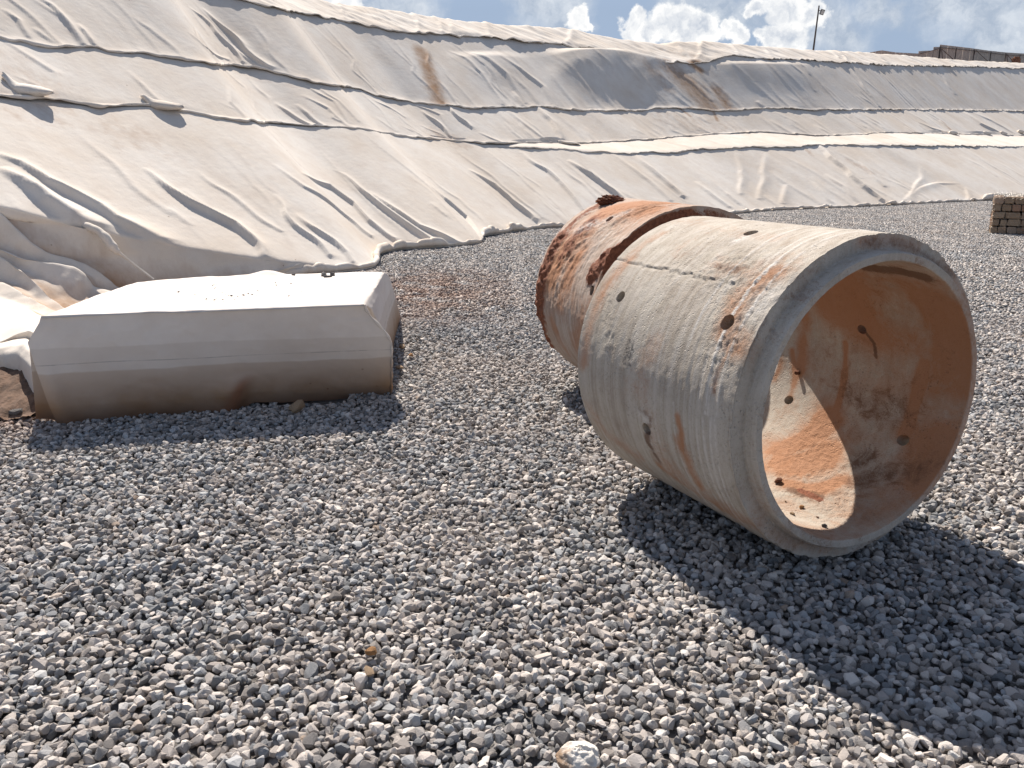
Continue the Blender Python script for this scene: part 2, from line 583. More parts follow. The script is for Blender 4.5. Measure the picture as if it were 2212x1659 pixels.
us = np.concatenate([np.arange(-12.5, 4, 0.03), np.arange(4, 6, .045), np.arange(6, 38, 0.07), np.arange(38, 66, 0.12), np.arange(66, 95, 0.4)])
NU = len(us)
td = np.interp(us, toe_u, toe_d)
td = smooth1(td, 7)
base = T0[None] + us[:, None] * EU + td[:, None] * EG       # toe position (x,y)
P0 = np.concatenate([base, np.zeros((NU, 1))], 1)
knots = [P0.copy()]
Ws = []
prev_z = 0
for nm, al in SLOPES:
    cx, cy = CUR[nm]
    ww = np.linspace(0, 26, 1301)
    al_u = np.full(NU, al)
    if nm == 'S1':
        al_u = np.interp(us, [5, 14], [R(39), R(43)])
    dirv = np.stack([EG[0] * np.cos(al_u), EG[1] * np.cos(al_u), np.sin(al_u)], 1)
    Q = knots[-1][:, None, :] + ww[None, :, None] * dirv[:, None, :]
    px, py = proj(Q)
    f = py - np.interp(px, cx, cy)
    hit = f <= 0
    first = np.where(hit.any(1), hit.argmax(1), len(ww) - 1)
    i0 = np.clip(first - 1, 0, None)
    r = np.arange(NU)
    fa, fb = f[r, i0], f[r, first]
    tt = np.where(first > 0, fa / (fa - fb + 1e-9), 0)
    w = np.where(first > 0, ww[i0] + np.clip(tt, 0, 1) * (ww[1] - ww[0]), 0)
    lim = {'L0': 1.25, 'S4': 9.5, 'S3': 3.0, 'S2': 9, 'S1': 10, 'C': 3}[nm]
    w = np.minimum(w, lim)
    w = smooth1(w, 5 if nm != 'L0' else 10)
    if nm == 'S4': w = np.maximum(w, .5)
    if nm == 'S3': w = np.maximum(w, 0.06)
    Ws.append(w)
    knots.append(knots[-1] + w[:, None] * dirv)
print('emb: toe', knots[0][::200].round(1).tolist())
for (nm, _), k, w in zip(SLOPES, knots[1:], Ws):
    print('emb', nm, 'w', w[::150].round(1).tolist(), 'z', k[::150, 2].round(1).tolist())

# arc length coordinate of each knot, and the base surface sampled by (u index, V)
cumW = np.concatenate([np.zeros((NU, 1)), np.cumsum(np.array(Ws).T, 1)], 1)      # NU x 7


def surf(ui, a, b, rows, ext=0.0):
    """base surface between knots a and b (all columns), rows+1 lines; returns P (rows+1,NU,3), V"""
    s = np.linspace(0, 1, rows + 1)
    Vc = cumW[:, a][None] + s[:, None] * (cumW[:, b] - cumW[:, a])[None]
    return eval_surf(Vc), Vc


KN = np.array(knots)       # 7 x NU x 3
SM = None


def eval_surf(Vc):
    P = np.zeros(Vc.shape + (3,))
    for i in range(NU):
        for c in range(3):
            P[:, i, c] = np.interp(Vc[:, i], cumW[i], KN[:, i, c])
    # beyond the crest: continue back, rounding down to a level top
    over = Vc - cumW[:, -1][None]
    m = over > 0
    if m.any():
        rr = np.clip(over, 0, None)
        zz = KN[-1, :, 2][None] + 0.04 * (1 - np.exp(-rr / 0.6)) * 0.9 - 0.02 * rr
        hh = rr * 0.97
        X = KN[-1, :, 0][None] + EG[0] * hh
        Y = KN[-1, :, 1][None] + EG[1] * hh
        P[..., 0] = np.where(m, X, P[..., 0])
        P[..., 1] = np.where(m, Y, P[..., 1])
        P[..., 2] = np.where(m, zz, P[..., 2])
    return P


def blur_rows(P, n):
    """round the kinks of the profile by averaging along the slope"""
    for _ in range(n):
        P[1:-1] = 0.25 * P[:-2] + 0.5 * P[1:-1] + 0.25 * P[2:]
    return P


def normals(P):
    du = np.gradient(P, axis=1)
    dv = np.gradient(P, axis=0)
    n = np.cross(du, dv)
    n /= np.linalg.norm(n, axis=2)[..., None] + 1e-9
    return n


# creases: image polylines (upper end first), height in m, width in m
CREASES = {
    'low': [
        ([(0, 334), (53, 362), (110, 403), (163, 435), (210, 461), (249, 482), (315, 508), (352, 529)], .30, .20),
        ([(0, 368), (53, 403), (92, 440), (158, 479), (190, 495)], .36, .26),
        ([(303, 365), (345, 396), (413, 444), (500, 493), (548, 537), (572, 562)], .26, .15),
        ([(427, 365), (458, 400), (517, 444), (568, 482), (606, 500)], .08, .08),
        ([(393, 406), (448, 448), (496, 489)], .05, .06),
        ([(335, 445), (372, 462), (410, 492)], .05, .06),
        ([(582, 420), (620, 462), (655, 500), (706, 551)], .17, .11),
        ([(637, 458), (689, 496), (741, 548), (758, 566)], .17, .11),
        ([(586, 358), (655, 406), (717, 448), (765, 485), (800, 512)], .13, .09),
        ([(648, 375), (708, 406), (760, 444), (794, 482), (842, 520)], .20, .12),
        ([(722, 367), (777, 413), (822, 451), (880, 496), (928, 527)], .24, .13),
        ([(787, 413), (846, 455), (901, 496), (956, 520), (990, 531)], .24, .14),
        ([(915, 393), (956, 434), (1001, 475), (1039, 520)], .24, .14),
        ([(1008, 369), (1070, 406), (1104, 441), (1156, 478)], .24, .14),
        ([(930, 440), (960, 470)], .05, .06),
        ([(1121, 327), (1170, 365), (1207, 396), (1232, 424), (1259, 458)], .20, .13),
        ([(1225, 346), (1276, 382), (1311, 406), (1347, 433)], .28, .16),
        ([(1200, 350), (1250, 395), (1290, 430)], .07, .08),
        ([(1373, 334), (1414, 372), (1470, 428)], .22, .16),
        ([(1321, 331), (1380, 379), (1449, 434)], .10, .10),
        ([(1766, 311), (1793, 342), (1829, 375), (1865, 407), (1901, 434)], .34, .17),
        ([(1779, 376), (1818, 407), (1858, 445)], .12, .10),
        ([(1754, 393), (1808, 449)], .09, .09),
        ([(1851, 349), (1883, 382), (1907, 403)], .12, .10),
        ([(1501, 393), (1534, 421), (1573, 449)], .12, .12),
        ([(1560, 410), (1595, 440)], .08, .09),
        ([(1991, 360), (1989, 389), (1959, 436)], .08, .22),
        ([(2074, 396), (2027, 396), (1984, 411), (1955, 434)], .08, .22),
        ([(2085, 405), (2092, 425), (2085, 436)], .08, .22),
        ([(2110, 340), (2170, 375), (2212, 400)], .08, .22),
        ([(1590, 330), (1605, 370), (1600, 420)], .08, .22),
        ([(1655, 330), (1650, 380), (1640, 430)], .08, .22),
        ([(1700, 395), (1690, 440)], .08, .22),
    ],
    'mid': [
        ([(599, 222), (637, 251), (675, 276)], .11, .09),
        ([(648, 227), (675, 255), (699, 277)], .11, .09),
        ([(648, 207), (706, 238), (748, 278)], .08, .10),
        ([(911, 241), (946, 272), (973, 298)], .16, .11),
        ([(965, 229), (984, 251), (1008, 276)], .18, .12),
        ([(1094, 238), (1139, 276), (1173, 302)], .09, .10),
        ([(1156, 229), (1183, 262), (1211, 304)], .22, .14),
        ([(1991, 239), (2027, 263), (2060, 290)], .16, .14),
        ([(1975, 262), (2010, 278), (2050, 290)], .08, .10),
        ([(2078, 241), (2117, 270), (2161, 290)], .22, .15),
        ([(2096, 241), (2140, 262), (2190, 290)], .12, .12),
        ([(260, 160), (300, 200), (340, 236)], .06, .12),
    ],
    'up': [
        ([(401, 17), (431, 41), (465, 76), (500, 110), (524, 141)], .20, .12),
        ([(436, 21), (482, 62), (517, 96), (558, 131), (586, 152)], .26, .14),
        ([(455, 70), (500, 110), (548, 146)], .10, .08),
        ([(396, 72), (431, 100), (489, 136)], .09, .08),
        ([(157, 59), (179, 81), (203, 105)], .14, .09),
        ([(70, 0), (100, 20), (138, 62), (172, 106)], .16, .14),
        ([(0, 21), (34, 52), (65, 88)], .10, .10),
        ([(69, 65), (114, 100)], .06, .08),
        ([(911, 86), (922, 138), (938, 185), (956, 226)], .09, .12),
        ([(960, 110), (997, 131), (1039, 165), (1083, 230)], .10, .12),
        ([(1008, 117), (1052, 138), (1087, 165), (1132, 228)], .12, .13),
        ([(1070, 124), (1121, 158), (1166, 193), (1195, 236)], .12, .14),
        ([(1104, 200), (1125, 232)], .12, .08),
        ([(1829, 139), (1865, 191), (1896, 232)], .16, .11),
        ([(1883, 140), (1919, 180), (1975, 236)], .08, .06),
        ([(1462, 151), (1495, 185), (1534, 218)], .07, .15),
        ([(2009, 144), (2035, 170), (2060, 205)], .07, .15),
        ([(1631, 222), (1645, 234)], .06, .08),
        ([(270, 30), (330, 70), (400, 130)], .05, .15),
    ],
    'cap': [
        ([(1450, 96), (1475, 115), (1495, 138)], .16, .10), ([(1525, 110), (1505, 128), (1498, 139)], .14, .10),
        ([(860, 45), (880, 58), (900, 75)], .12, .08), ([(930, 50), (950, 75)], .12, .08), ([(965, 55), (975, 80)], .10, .08),
        ([(1010, 54), (1040, 70), (1050, 83)], .12, .08), ([(1250, 75), (1222, 98)], .14, .10), ([(1575, 100), (1592, 122)], .12, .1),
        ([(1640, 104), (1665, 126)], .12, .1), ([(1790, 110), (1812, 130)], .16, .1), ([(1800, 112), (1830, 134)], .14, .1),
        ([(1880, 118), (1915, 140)], .12, .12), ([(720, 22), (745, 48)], .08, .08), ([(560, -5), (615, 25)], .1, .08), ([(2160, 135), (2212, 150)], .14, .12),
    ],
}


HS, WS_ = .35, .42
USTEP = np.gradient(us)


def apply_creases(P, Vc, key, N, rand=0):
    Ug = np.broadcast_to(us[None], Vc.shape)
    px, py = proj(P)
    flatU, flatV = Ug.ravel(), Vc.ravel()
    pts = np.stack([flatU, flatV], 1)
    D = np.zeros(len(pts))
    items = []
    sub = (slice(None, None, 2), slice(None, None, 2))
    pxs, pys, US, VS = px[sub].ravel(), py[sub].ravel(), Ug[sub].ravel(), Vc[sub].ravel()
    for line, h, w in CREASES[key]:
        L = []
        for x, y in line:
            k = ((pxs - x) ** 2 + (pys - y) ** 2).argmin()
            L.append((US[k], VS[k]))
        items.append((np.array(L), h, w))
    rr = random.Random(key)
    vmin, vmax = Vc.min(0), Vc.max(0)
    for _ in range(rand):
        u0 = rr.uniform(-12, 40)
        k = int(np.searchsorted(us, u0)) - 1
        a, b = vmin[k], vmax[k]
        s = rr.random()
        ln = rr.uniform(.25, .9) * (b - a)
        v1 = a if s < .6 else rr.uniform(a, b - ln)
        items.append((np.array([(u0 + rr.uniform(-.6, .3), v1 + ln), (u0 + rr.uniform(-.2, .2), v1 + ln / 2), (u0 + rr.uniform(-.1, .3), v1)]), rr.uniform(.012, .06), rr.uniform(.06, .15)))
    for L, h, w in items:
        lo = L.min(0) - 5 * w - .1
        hi = L.max(0) + 5 * w + .1
        m = np.nonzero((flatU > lo[0]) & (flatU < hi[0]) & (flatV > lo[1]) & (flatV < hi[1]))[0]
        if len(m) == 0:
            continue
        h, w = h * np.interp(L[:, 0].mean(), [-2, 10, 25], [HS, HS * 1.3, HS * 1.25]), max(w * WS_, .04)
        wob = 0.10 * vnoise(flatV[m] * 1.7, flatU[m] * 0 + h * 100, 5)
        q = pts[m].copy()
        q[:, 0] += wob
        d, t, near = polydist(q, L)
        side = q[:, 0] - near[:, 0]
        prof = np.clip(t / .38, 0, 1) ** .8 * (1 - .35 * np.clip((t - .8) / .2, 0, 1))
        endf = np.exp(-np.clip(np.abs(q[:, 1] - np.clip(q[:, 1], L[:, 1].min(), L[:, 1].max())), 0, None) / .12)
        wl = np.maximum(w * (.5 + .5 * t), 1.25 * np.interp(flatU[m], us, USTEP))
        wr = wl * 2.2
        e = np.where(side > 0, np.exp(-(d / wr) ** 1.5), np.exp(-(d / wl) ** 2.2))
        D[m] = np.maximum(D[m], h * prof * endf * e)
    D = D.reshape(Vc.shape)
    return P + N * D[..., None], D


STAINS = [([(911, 110), (925, 150), (935, 180), (950, 220)], .35, .85), ([(1455, 150), (1490, 185), (1530, 225)], .9, .75), ([(1495, 140), (1510, 150)], .3, 1.0),
          ([(1400, 140), (1440, 190)], .6, .5), ([(1550, 195), (1575, 235)], .5, .8), ([(1470, 236), (1490, 250)], .15, .8), ([(1540, 240), (1550, 260)], .12, .8),
          ([(1440, 255), (1560, 270)], 1.2, .35), ([(0, 200), (60, 190)], 1.2, .38), ([(250, 280), (300, 300)], .7, .35), ([(2035, 262), (2060, 285)], .3, .6),
          ([(1950, 320), (2060, 330)], .5, .3), ([(1840, 350), (1880, 370)], .4, .45), ([(1740, 320), (1755, 335)], .2, .5), ([(180, 470), (300, 560)], .25, .3),
          ([(870, 545), (830, 575)], .3, .4), ([(940, 290), (1000, 310)], .5, .4), ([(1130, 60), (1160, 64)], .3, .4), ([(2090, 128), (2120, 135)], .3, .5),
          ([(1420, 100), (1500, 120)], .6, .35)]


def stain_attr(P):
    px, py = proj(P)
    dep = np.linalg.norm(P, axis=-1)
    q = np.stack([px.ravel(), py.ravel()], 1)
    sgrid = np.zeros(len(q))
    Pf = P.reshape(-1, 3)
    for line, w, a in STAINS:
        L3 = []
        for x, y in line:
            k = ((q[:, 0] - x) ** 2 + (q[:, 1] - y) ** 2).argmin()
            if (q[k, 0] - x) ** 2 + (q[k, 1] - y) ** 2 < 400:
                L3.append(Pf[k])
        if len(L3) < 2:
            continue
        m = np.nonzero(np.linalg.norm(Pf - np.mean(L3, 0), axis=1) < w * 3 + 4)[0]
        d, _, _ = polydist(Pf[m], L3)
        sgrid[m] = np.maximum(sgrid[m], a * np.exp(-(d / w) ** 2))
    return sgrid


def hem_profile(dist_from_edge, amp, u, seed):
    """lift of the loose lower edge of a sheet, rippled"""
    rip = 0.55 + 0.45 * fbm(u * 1.9, u * 0 + 3, seed, 3) + .35 * np.maximum(0, vnoise(u * 6.0, u * 0 + 8, seed + 9))
    return amp * np.clip(rip, .12, 1.6) * np.exp(-(dist_from_edge / 0.16) ** 1.3)


def make_sheet(name, key, a, b, rows, label, low_ext, hem, lift, rand, back=0.0, wr_amp=1.0, blur=3, tuck=0.15):
    s = np.linspace(0, 1, rows + 1) ** 1.0
    ext = 0.05 * fbm(us * 1.3, us * 0 + a, 20 + a, 3) + 0.03 * vnoise(us * 5, us * 0, 31 + a)
    v0 = cumW[:, a] - low_ext + ext * (1 if a > 0 else .4)
    v1 = cumW[:, b] + back + tuck
    Vc = v0[None] + s[:, None] * (v1 - v0)[None]
    Vq = np.maximum(Vc, 0)
    P = eval_surf(Vq)
    P = blur_rows(P, blur)
    N = normals(P)
    N = blur_rows(N, 6)
    P2, D = apply_creases(P, Vc, key, N, rand)
    Ug = np.broadcast_to(us[None], Vc.shape)
    # broad billows + fine down-slope wrinkles
    W = (0.018 if key == 'up' else 0.026) * fbm(Ug * .40 + Vc * .12, Vc * .22, 40 + a, 2) + 0.0036 * fbm(Ug * 2.2 + Vc * .5, Vc * .35, 60 + a, 3) + 0.0006 * fbm(Ug * 8 + Vc * 2, Vc * 1.3, 80 + a, 2)
    if key == 'cap':
        W = W * .6 + .026 * fbm(Ug * 1.6 + Vc * 1.1, Vc * .9, 91, 4)
    edge = Vc - v0[None]
    hm = hem_profile(edge, hem, Ug, 100 + a) if hem > 0 else 0
    top_fade = sstep(edge, 0, .25)
    thin = sstep(Ws[2], .08, .35) if a == 2 else np.ones(NU)
    off = lift * thin + W * wr_amp * (.35 + .65 * top_fade) + hm * thin
    if key == 'up':
        px, py = proj(P)
        # steeper hollows of the upper panel: a swell above a flat drop
        for (cx_, y_top, y_bot, hw, A) in ((1290, 126, 236, 95, .38), (1050, 130, 215, 60, .10), (1640, 145, 215, 110, .12)):
            tv = (y_bot - py) / (y_bot - y_top)
            win = np.exp(-np.abs((px - cx_ - (py - y_top) * 0.55 + 14 * fbm(py * .022, px * .012, 5, 2)) / hw) ** 2.6)
            off = off + A * win * (sstep(tv, 0, 1.0) - sstep(tv, 0.98, 1.2))
    P3 = P2 + N * np.asarray(off)[..., None]
    P3[..., 2] = np.maximum(P3[..., 2], -0.02)
    V = P3.reshape(-1, 3)
    me = mesh_from(name, V, grid_faces(rows + 1, NU)[:, ::1], True, {'stain': stain_attr(P3)})
    o = link(name, me, M_FAB)
    tag(o, label, 'fabric sheet')
    # a rolled, stitched lip along the lower edge
    e = P3[0] + N[0] * 0.012
    rad = (0.018 if a > 0 else 0.035) * (1 + .5 * vnoise(us * 3.1, us * 0, 7 + a)) * (1 + .4 * np.maximum(0, vnoise(us * 9, us * 0, 17 + a)))
    rad = rad * (.15 + .85 * thin)
    if a == 0:
        e = e + np.array([0, 0, 0.02])
        rad = rad * (1 + 1.9 * np.maximum(0, vnoise(us * 1.1, us * 0, 77)) + 1.2 * np.exp(-((us + 4.2) / 1.4) ** 2) * np.abs(vnoise(us * 3.5, us * 0, 5)))
        e[:, 2] += rad
    if a > 0:
        # keep the lip within its sheet's lifted edge
        e = e - N[0] * 0.01
    Vt, Ft = tube(e, rad, 6)
    mh = mesh_from('rolled_hem', Vt, Ft, True, {'stain': np.full(len(Vt), .12 if a else .3)})
    link('rolled_hem', mh, M_FAB, o)
    return o, P3


# the earth body below the sheets
def make_embankment():
    rows = 90
    s = np.linspace(0, 1, rows)
    v1 = cumW[:, -1] + 16
    Vc = s[:, None] * v1[None]
    P = eval_surf(Vc)
    N = normals(P)
    P = P - N * 0.16
    P[0, :, 2] = -.3
    sel = np.arange(0, NU, 4)
    P = P[:, sel]
    bk = P[-1].copy()
    bk[:, 0] += EG[0] * 200
    bk[:, 1] += EG[1] * 200
    P = np.concatenate([P, bk[None]], 0)
    me = mesh_from('embankment', P.reshape(-1, 3), grid_faces(len(P), len(sel)), True)
    o = link('embankment', me, M_EARTH)
    tag(o, 'earth embankment hidden beneath the pale fabric sheets', kind='structure')
    return o


make_embankment()
make_sheet('geotextile_sheet', 'low', 0, 2, 270, 'lowest wide beige fabric sheet with long diagonal folds reaching down to the gravel', 0.05, 0.0, .03, 60, blur=1)
make_sheet('geotextile_sheet', 'mid', 2, 3, 26, 'narrow bright beige fabric strip on the ledge just above the lowest sheet', 0.10, .014, .042, 20, wr_amp=.7)
make_sheet('geotextile_sheet', 'mid', 3, 4, 130, 'middle beige fabric sheet on the slope below the shaded grey panel', 0.08, .016, .05, 90)
make_sheet('geotextile_sheet', 'up', 4, 5, 140, 'upper steep grey beige fabric sheet with brown stains and a dark shaded hollow', 0.10, .03, .066, 110)
make_sheet('geotextile_sheet', 'cap', 5, 6, 60, 'crumpled fabric sheet rolled over the top edge of the slope against the sky', 0.12, .06, .085, 80, back=2.2, wr_amp=1.2)


# ------------------------------------------------------------------ pooled fabric at the left foot
def make_folds():
    """big draped folds: every fold has a crest and drops steeply on its near side"""
    l0 = KN[1]
    lx, ly = proj(l0)
    L0 = []
    for px in (-420, -200, -60, 0, 66, 113, 184, 262, 367, 470, 544, 600, 650):
        k = np.abs(lx - px).argmin()
        L0.append((px, ly[k] - 1, l0[k, 1] - .10))
    # (image x, image y, distance)
    crests = [
        L0,
        [(-420, 452, 8.0), (-200, 450, 8.75), (0, 459, 9.50), (34, 495, 9.50), (63, 524, 9.50), (105, 548, 9.60), (139, 556, 9.72), (184, 571, 9.80), (218, 592, 9.86), (249, 622, 9.9), (330, 640, 10.0)],
        [(-420, 540, 7.7), (-200, 525, 8.5), (0, 535, 9.27), (47, 555, 9.28), (113, 569, 9.42), (157, 578, 9.52), (178, 592, 9.56), (200, 622, 9.6), (300, 645, 9.7)],
        [(-420, 560, 7.6), (-200, 540, 8.4), (0, 549, 9.18), (39, 576, 9.12), (79, 611, 9.05), (110, 640, 8.95), (140, 664, 8.85), (250, 670, 8.9)],
        [(-420, 620, 7.3), (-200, 595, 8.1), (0, 605, 8.92), (24, 618, 8.85), (66, 640, 8.65), (113, 668, 8.45), (200, 680, 8.4)],
        [(-420, 660, 7.0), (-200, 632, 7.8), (0, 642, 8.45), (40, 657, 8.25), (85, 680, 8.0), (150, 700, 7.8)],
        [(-420, 720, 5.4), (-200, 725, 5.8), (0, 738, 6.1), (30, 722, 6.15), (62, 712, 6.1), (80, 722, 6.0), (100, 735, 5.9)],
        [(-420, 745, 5.2), (-200, 750, 5.5), (0, 757, 5.8), (25, 750, 5.85), (55, 748, 5.8), (66, 760, 5.6), (80, 775, 5.4)],
    ]
    nc = 300

    def resamp(L):
        L = np.array(L, float)
        d = np.concatenate([[0], np.cumsum(np.hypot(*np.diff(L[:, :2], axis=0).T))])
        q = np.linspace(0, 1, nc)
        qq = q * d[-1]
        # keep columns roughly aligned by image x
        x = np.interp(qq, d, L[:, 0]); y = np.interp(qq, d, L[:, 1]); z = np.interp(qq, d, L[:, 2])
        z = smooth1(z, 3); y = smooth1(y, 2)
        Q = np.array([aty(a, b, c) for a, b, c in zip(x, y, z)])
        Q[:, 2] = np.maximum(Q[:, 2], .03)
        return Q
    rows = []
    for k, L in enumerate(crests):
        C_ = resamp(L)
        if k > 0:
            v = C_ + 0.0
            lead = .11 if k < 6 else .03
            v = resamp([(a, b - (3 if k < 6 else 18), c + (.05 if k < 6 else .3)) for a, b, c in L])
            if k < 6:
                v[:, 2] -= .035
            # the face bellies inward before the next crest
            mid = rows[-1] * .42 + v * .58 + np.array([.0, .03, -.05])
            rows += [mid, v]
        rows.append(C_)
    last = rows[-1].copy()
    d1 = last + np.array([0.0, -.07, -.05])
    d2 = last + np.array([0.02, -.12, 0])
    d2[:, 2] = np.maximum(last[:, 2] - .22, -.02)
    d3 = last + np.array([0.02, -.13, 0])
    d3[:, 2] = -.02
    rows += [d1, d2, d3]
    rows = np.array(rows)
    t = np.linspace(0, len(rows) - 1, (len(rows) - 1) * 9 + 1)
    dirt = np.zeros(len(rows))  # valley dirt that also puts the folds' dark shade into the colour
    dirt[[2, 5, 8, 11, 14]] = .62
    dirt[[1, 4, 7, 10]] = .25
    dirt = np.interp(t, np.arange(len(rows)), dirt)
    P = np.stack([np.stack([np.interp(t, np.arange(len(rows)), rows[:, i, c]) for i in range(nc)], 1) for c in range(3)], -1)
    P = blur_rows(P, 2)
    for _ in range(3):
        P[:, 1:-1] = .25 * P[:, :-2] + .5 * P[:, 1:-1] + .25 * P[:, 2:]
    N = normals(P)
    N *= np.sign((N * np.array([.2, -.6, .75])).sum(-1))[..., None]
    dsp = .022 * fbm(P[..., 0] * 2.0, P[..., 1] * 1.3 + P[..., 2] * 2, 11, 3) + .004 * fbm(P[..., 0] * 7, P[..., 2] * 6, 13, 3)
    P = P + N * dsp[..., None]
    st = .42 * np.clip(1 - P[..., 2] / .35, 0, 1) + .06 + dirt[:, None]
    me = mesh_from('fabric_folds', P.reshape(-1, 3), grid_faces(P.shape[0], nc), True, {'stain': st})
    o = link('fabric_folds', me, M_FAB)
    tag(o, 'loose beige fabric gathered in deep folds on the ground left of the covered block', 'fabric sheet')
    # a doubled tongue of cloth hanging over the top fold
    path = [(135, 474, 10.22, .015), (160, 482, 10.16, .035), (190, 490, 10.08, .05), (212, 498, 10.02, .055), (228, 513, 9.98, .055), (240, 530, 9.96, .055), (250, 541, 9.95, .05), (256, 546, 9.97, .02),
            (275, 560, 10.03, .014), (300, 580, 10.08, .013), (335, 606, 10.12, .012)]
    q = np.linspace(0, len(path) - 1, 90)
    pa = np.array(path, float)
    pa = np.stack([smooth1(np.interp(q, np.arange(len(path)), pa[:, k]), 2.0) for k in range(4)], 1)
    C3 = np.array([aty(a, b, c) for a, b, c in pa[:, :3]])
    Vt, Ft = tube(C3, pa[:, 3] * (1 + .15 * vnoise(q * 1.5, q * 0, 3)), 14)
    mf = mesh_from('fold_flap', Vt, Ft, True, {'stain': np.full(len(Vt), .1)})
    link('fold_flap', mf, M_FAB, o)


make_folds()


# ------------------------------------------------------------------ ground
def make_ground():
    n = 140
    g = np.linspace(-1, 1, n)
    g = np.sign(g) * np.abs(g) ** 2.2
    X, Y = np.meshgrid(g * 400 + 2, g * 400 + 10)
    r = np.hypot(X, Y - 8)
    Z = -0.045 + 0.0 * X
    V = np.stack([X, Y, Z], -1).reshape(-1, 3)
    me = mesh_from('gravel_yard', V, grid_faces(n, n), True)
    o = link('gravel_yard', me, M_GROUND)
    tag(o, 'ground of the yard under the loose grey gravel', kind='structure')


make_ground()


def rock_mesh(seed, size=1.0, npts=16, sub=True, flat=0.75):
    r = np.random.default_rng(seed)
    bm = bmesh.new()
    dims = np.array([1.0, r.uniform(.65, .95), r.uniform(.5, .8)]) * 0.5
    for i in range(npts):
        v = r.normal(size=3)
        v /= np.abs(v ** 4).sum() ** .25          # towards a box: angular crushed stone
        v *= dims * r.uniform(.78, 1.0)
        bm.verts.new(v * size)
    res = bmesh.ops.convex_hull(bm, input=bm.verts)
    junk = [g for g in res['geom_interior'] if isinstance(g, bmesh.types.BMVert)]
    if junk:
        bmesh.ops.delete(bm, geom=junk, context='VERTS')
    bmesh.ops.recalc_face_normals(bm, faces=bm.faces)
    if sub:
        bmesh.ops.subdivide_edges(bm, edges=bm.edges, cuts=1, use_grid_fill=True)
        for v in bm.verts:
            v.co *= 1 + r.uniform(-.045, .045)
        bmesh.ops.smooth_vert(bm, verts=bm.verts, factor=.22, use_axis_x=True, use_axis_y=True, use_axis_z=True)
    bmesh.ops.triangulate(bm, faces=bm.faces)
    me = bpy.data.meshes.new('stone')
    bm.to_mesh(me)
    bm.free()
    return me


def toe_ok(x, y, margin=0.35):
    """true on the yard side of the fabric's foot"""
    dx, dy = x, y - T0[1]
    u = dx * EU[0] + dy * EU[1]
    d = dx * EG[0] + dy * EG[1]
    return d < np.interp(u, us, td) + margin


def in_view(x, y, pad):
    # a generous wedge, so that a step aside still sees stones everywhere
    return (np.abs(x) < 0.66 * y + pad) & (y > 1.05)


def instance_gn(name, pts, rot, scl, idx, meshes, label, cat, mat):
    pool = bpy.data.collections.new(name + '_pool')
    for k, me in enumerate(meshes):
        me.materials.clear()
        me.materials.append(mat)
        ob = bpy.data.objects.new('%s_variant_%02d' % (name, k), me)
        pool.objects.link(ob)
    me = bpy.data.meshes.new(name)
    me.vertices.add(len(pts))
    me.vertices.foreach_set('co', np.ascontiguousarray(pts, np.float32).ravel())
    a = me.attributes.new('rot', 'FLOAT_VECTOR', 'POINT')
    a.data.foreach_set('vector', np.ascontiguousarray(rot, np.float32).ravel())
    a = me.attributes.new('scl', 'FLOAT_VECTOR', 'POINT')
    a.data.foreach_set('vector', np.ascontiguousarray(scl, np.float32).ravel())
    a = me.attributes.new('idx', 'INT', 'POINT')
    a.data.foreach_set('value', np.ascontiguousarray(idx, np.int32))
    me.update()
    o = link(name, me, mat)
    ng = bpy.data.node_groups.new(name + '_nodes', 'GeometryNodeTree')
    ng.interface.new_socket('Geometry', in_out='INPUT', socket_type='NodeSocketGeometry')
    ng.interface.new_socket('Geometry', in_out='OUTPUT', socket_type='NodeSocketGeometry')
    N = ng.nodes
    gi, go = N.new('NodeGroupInput'), N.new('NodeGroupOutput')
    ci = N.new('GeometryNodeCollectionInfo')
    ci.inputs['Collection'].default_value = pool
    ci.inputs['Separate Children'].default_value = True
    ci.inputs['Reset Children'].default_value = True
    ip = N.new('GeometryNodeInstanceOnPoints')
    ip.inputs['Pick Instance'].default_value = True

    def na(nm, dt):
        n = N.new('GeometryNodeInputNamedAttribute')
        n.data_type = dt
        n.inputs['Name'].default_value = nm
        return [s for s in n.outputs if s.enabled][0]
    e2r = N.new('FunctionNodeEulerToRotation')
    L = ng.links.new
    L(gi.outputs[0], ip.inputs['Points'])
    L(ci.outputs[0], ip.inputs['Instance'])
    L(na('rot', 'FLOAT_VECTOR'), e2r.inputs[0])
    L(e2r.outputs[0], ip.inputs['Rotation'])
    L(na('scl', 'FLOAT_VECTOR'), ip.inputs['Scale'])
    L(na('idx', 'INT'), ip.inputs['Instance Index'])
    L(ip.outputs[0], go.inputs[0])
    md = o.modifiers.new('instances', 'NODES')
    md.node_group = ng
    tag(o, label, cat, kind='stuff')
    return o


NEAR = 9.0


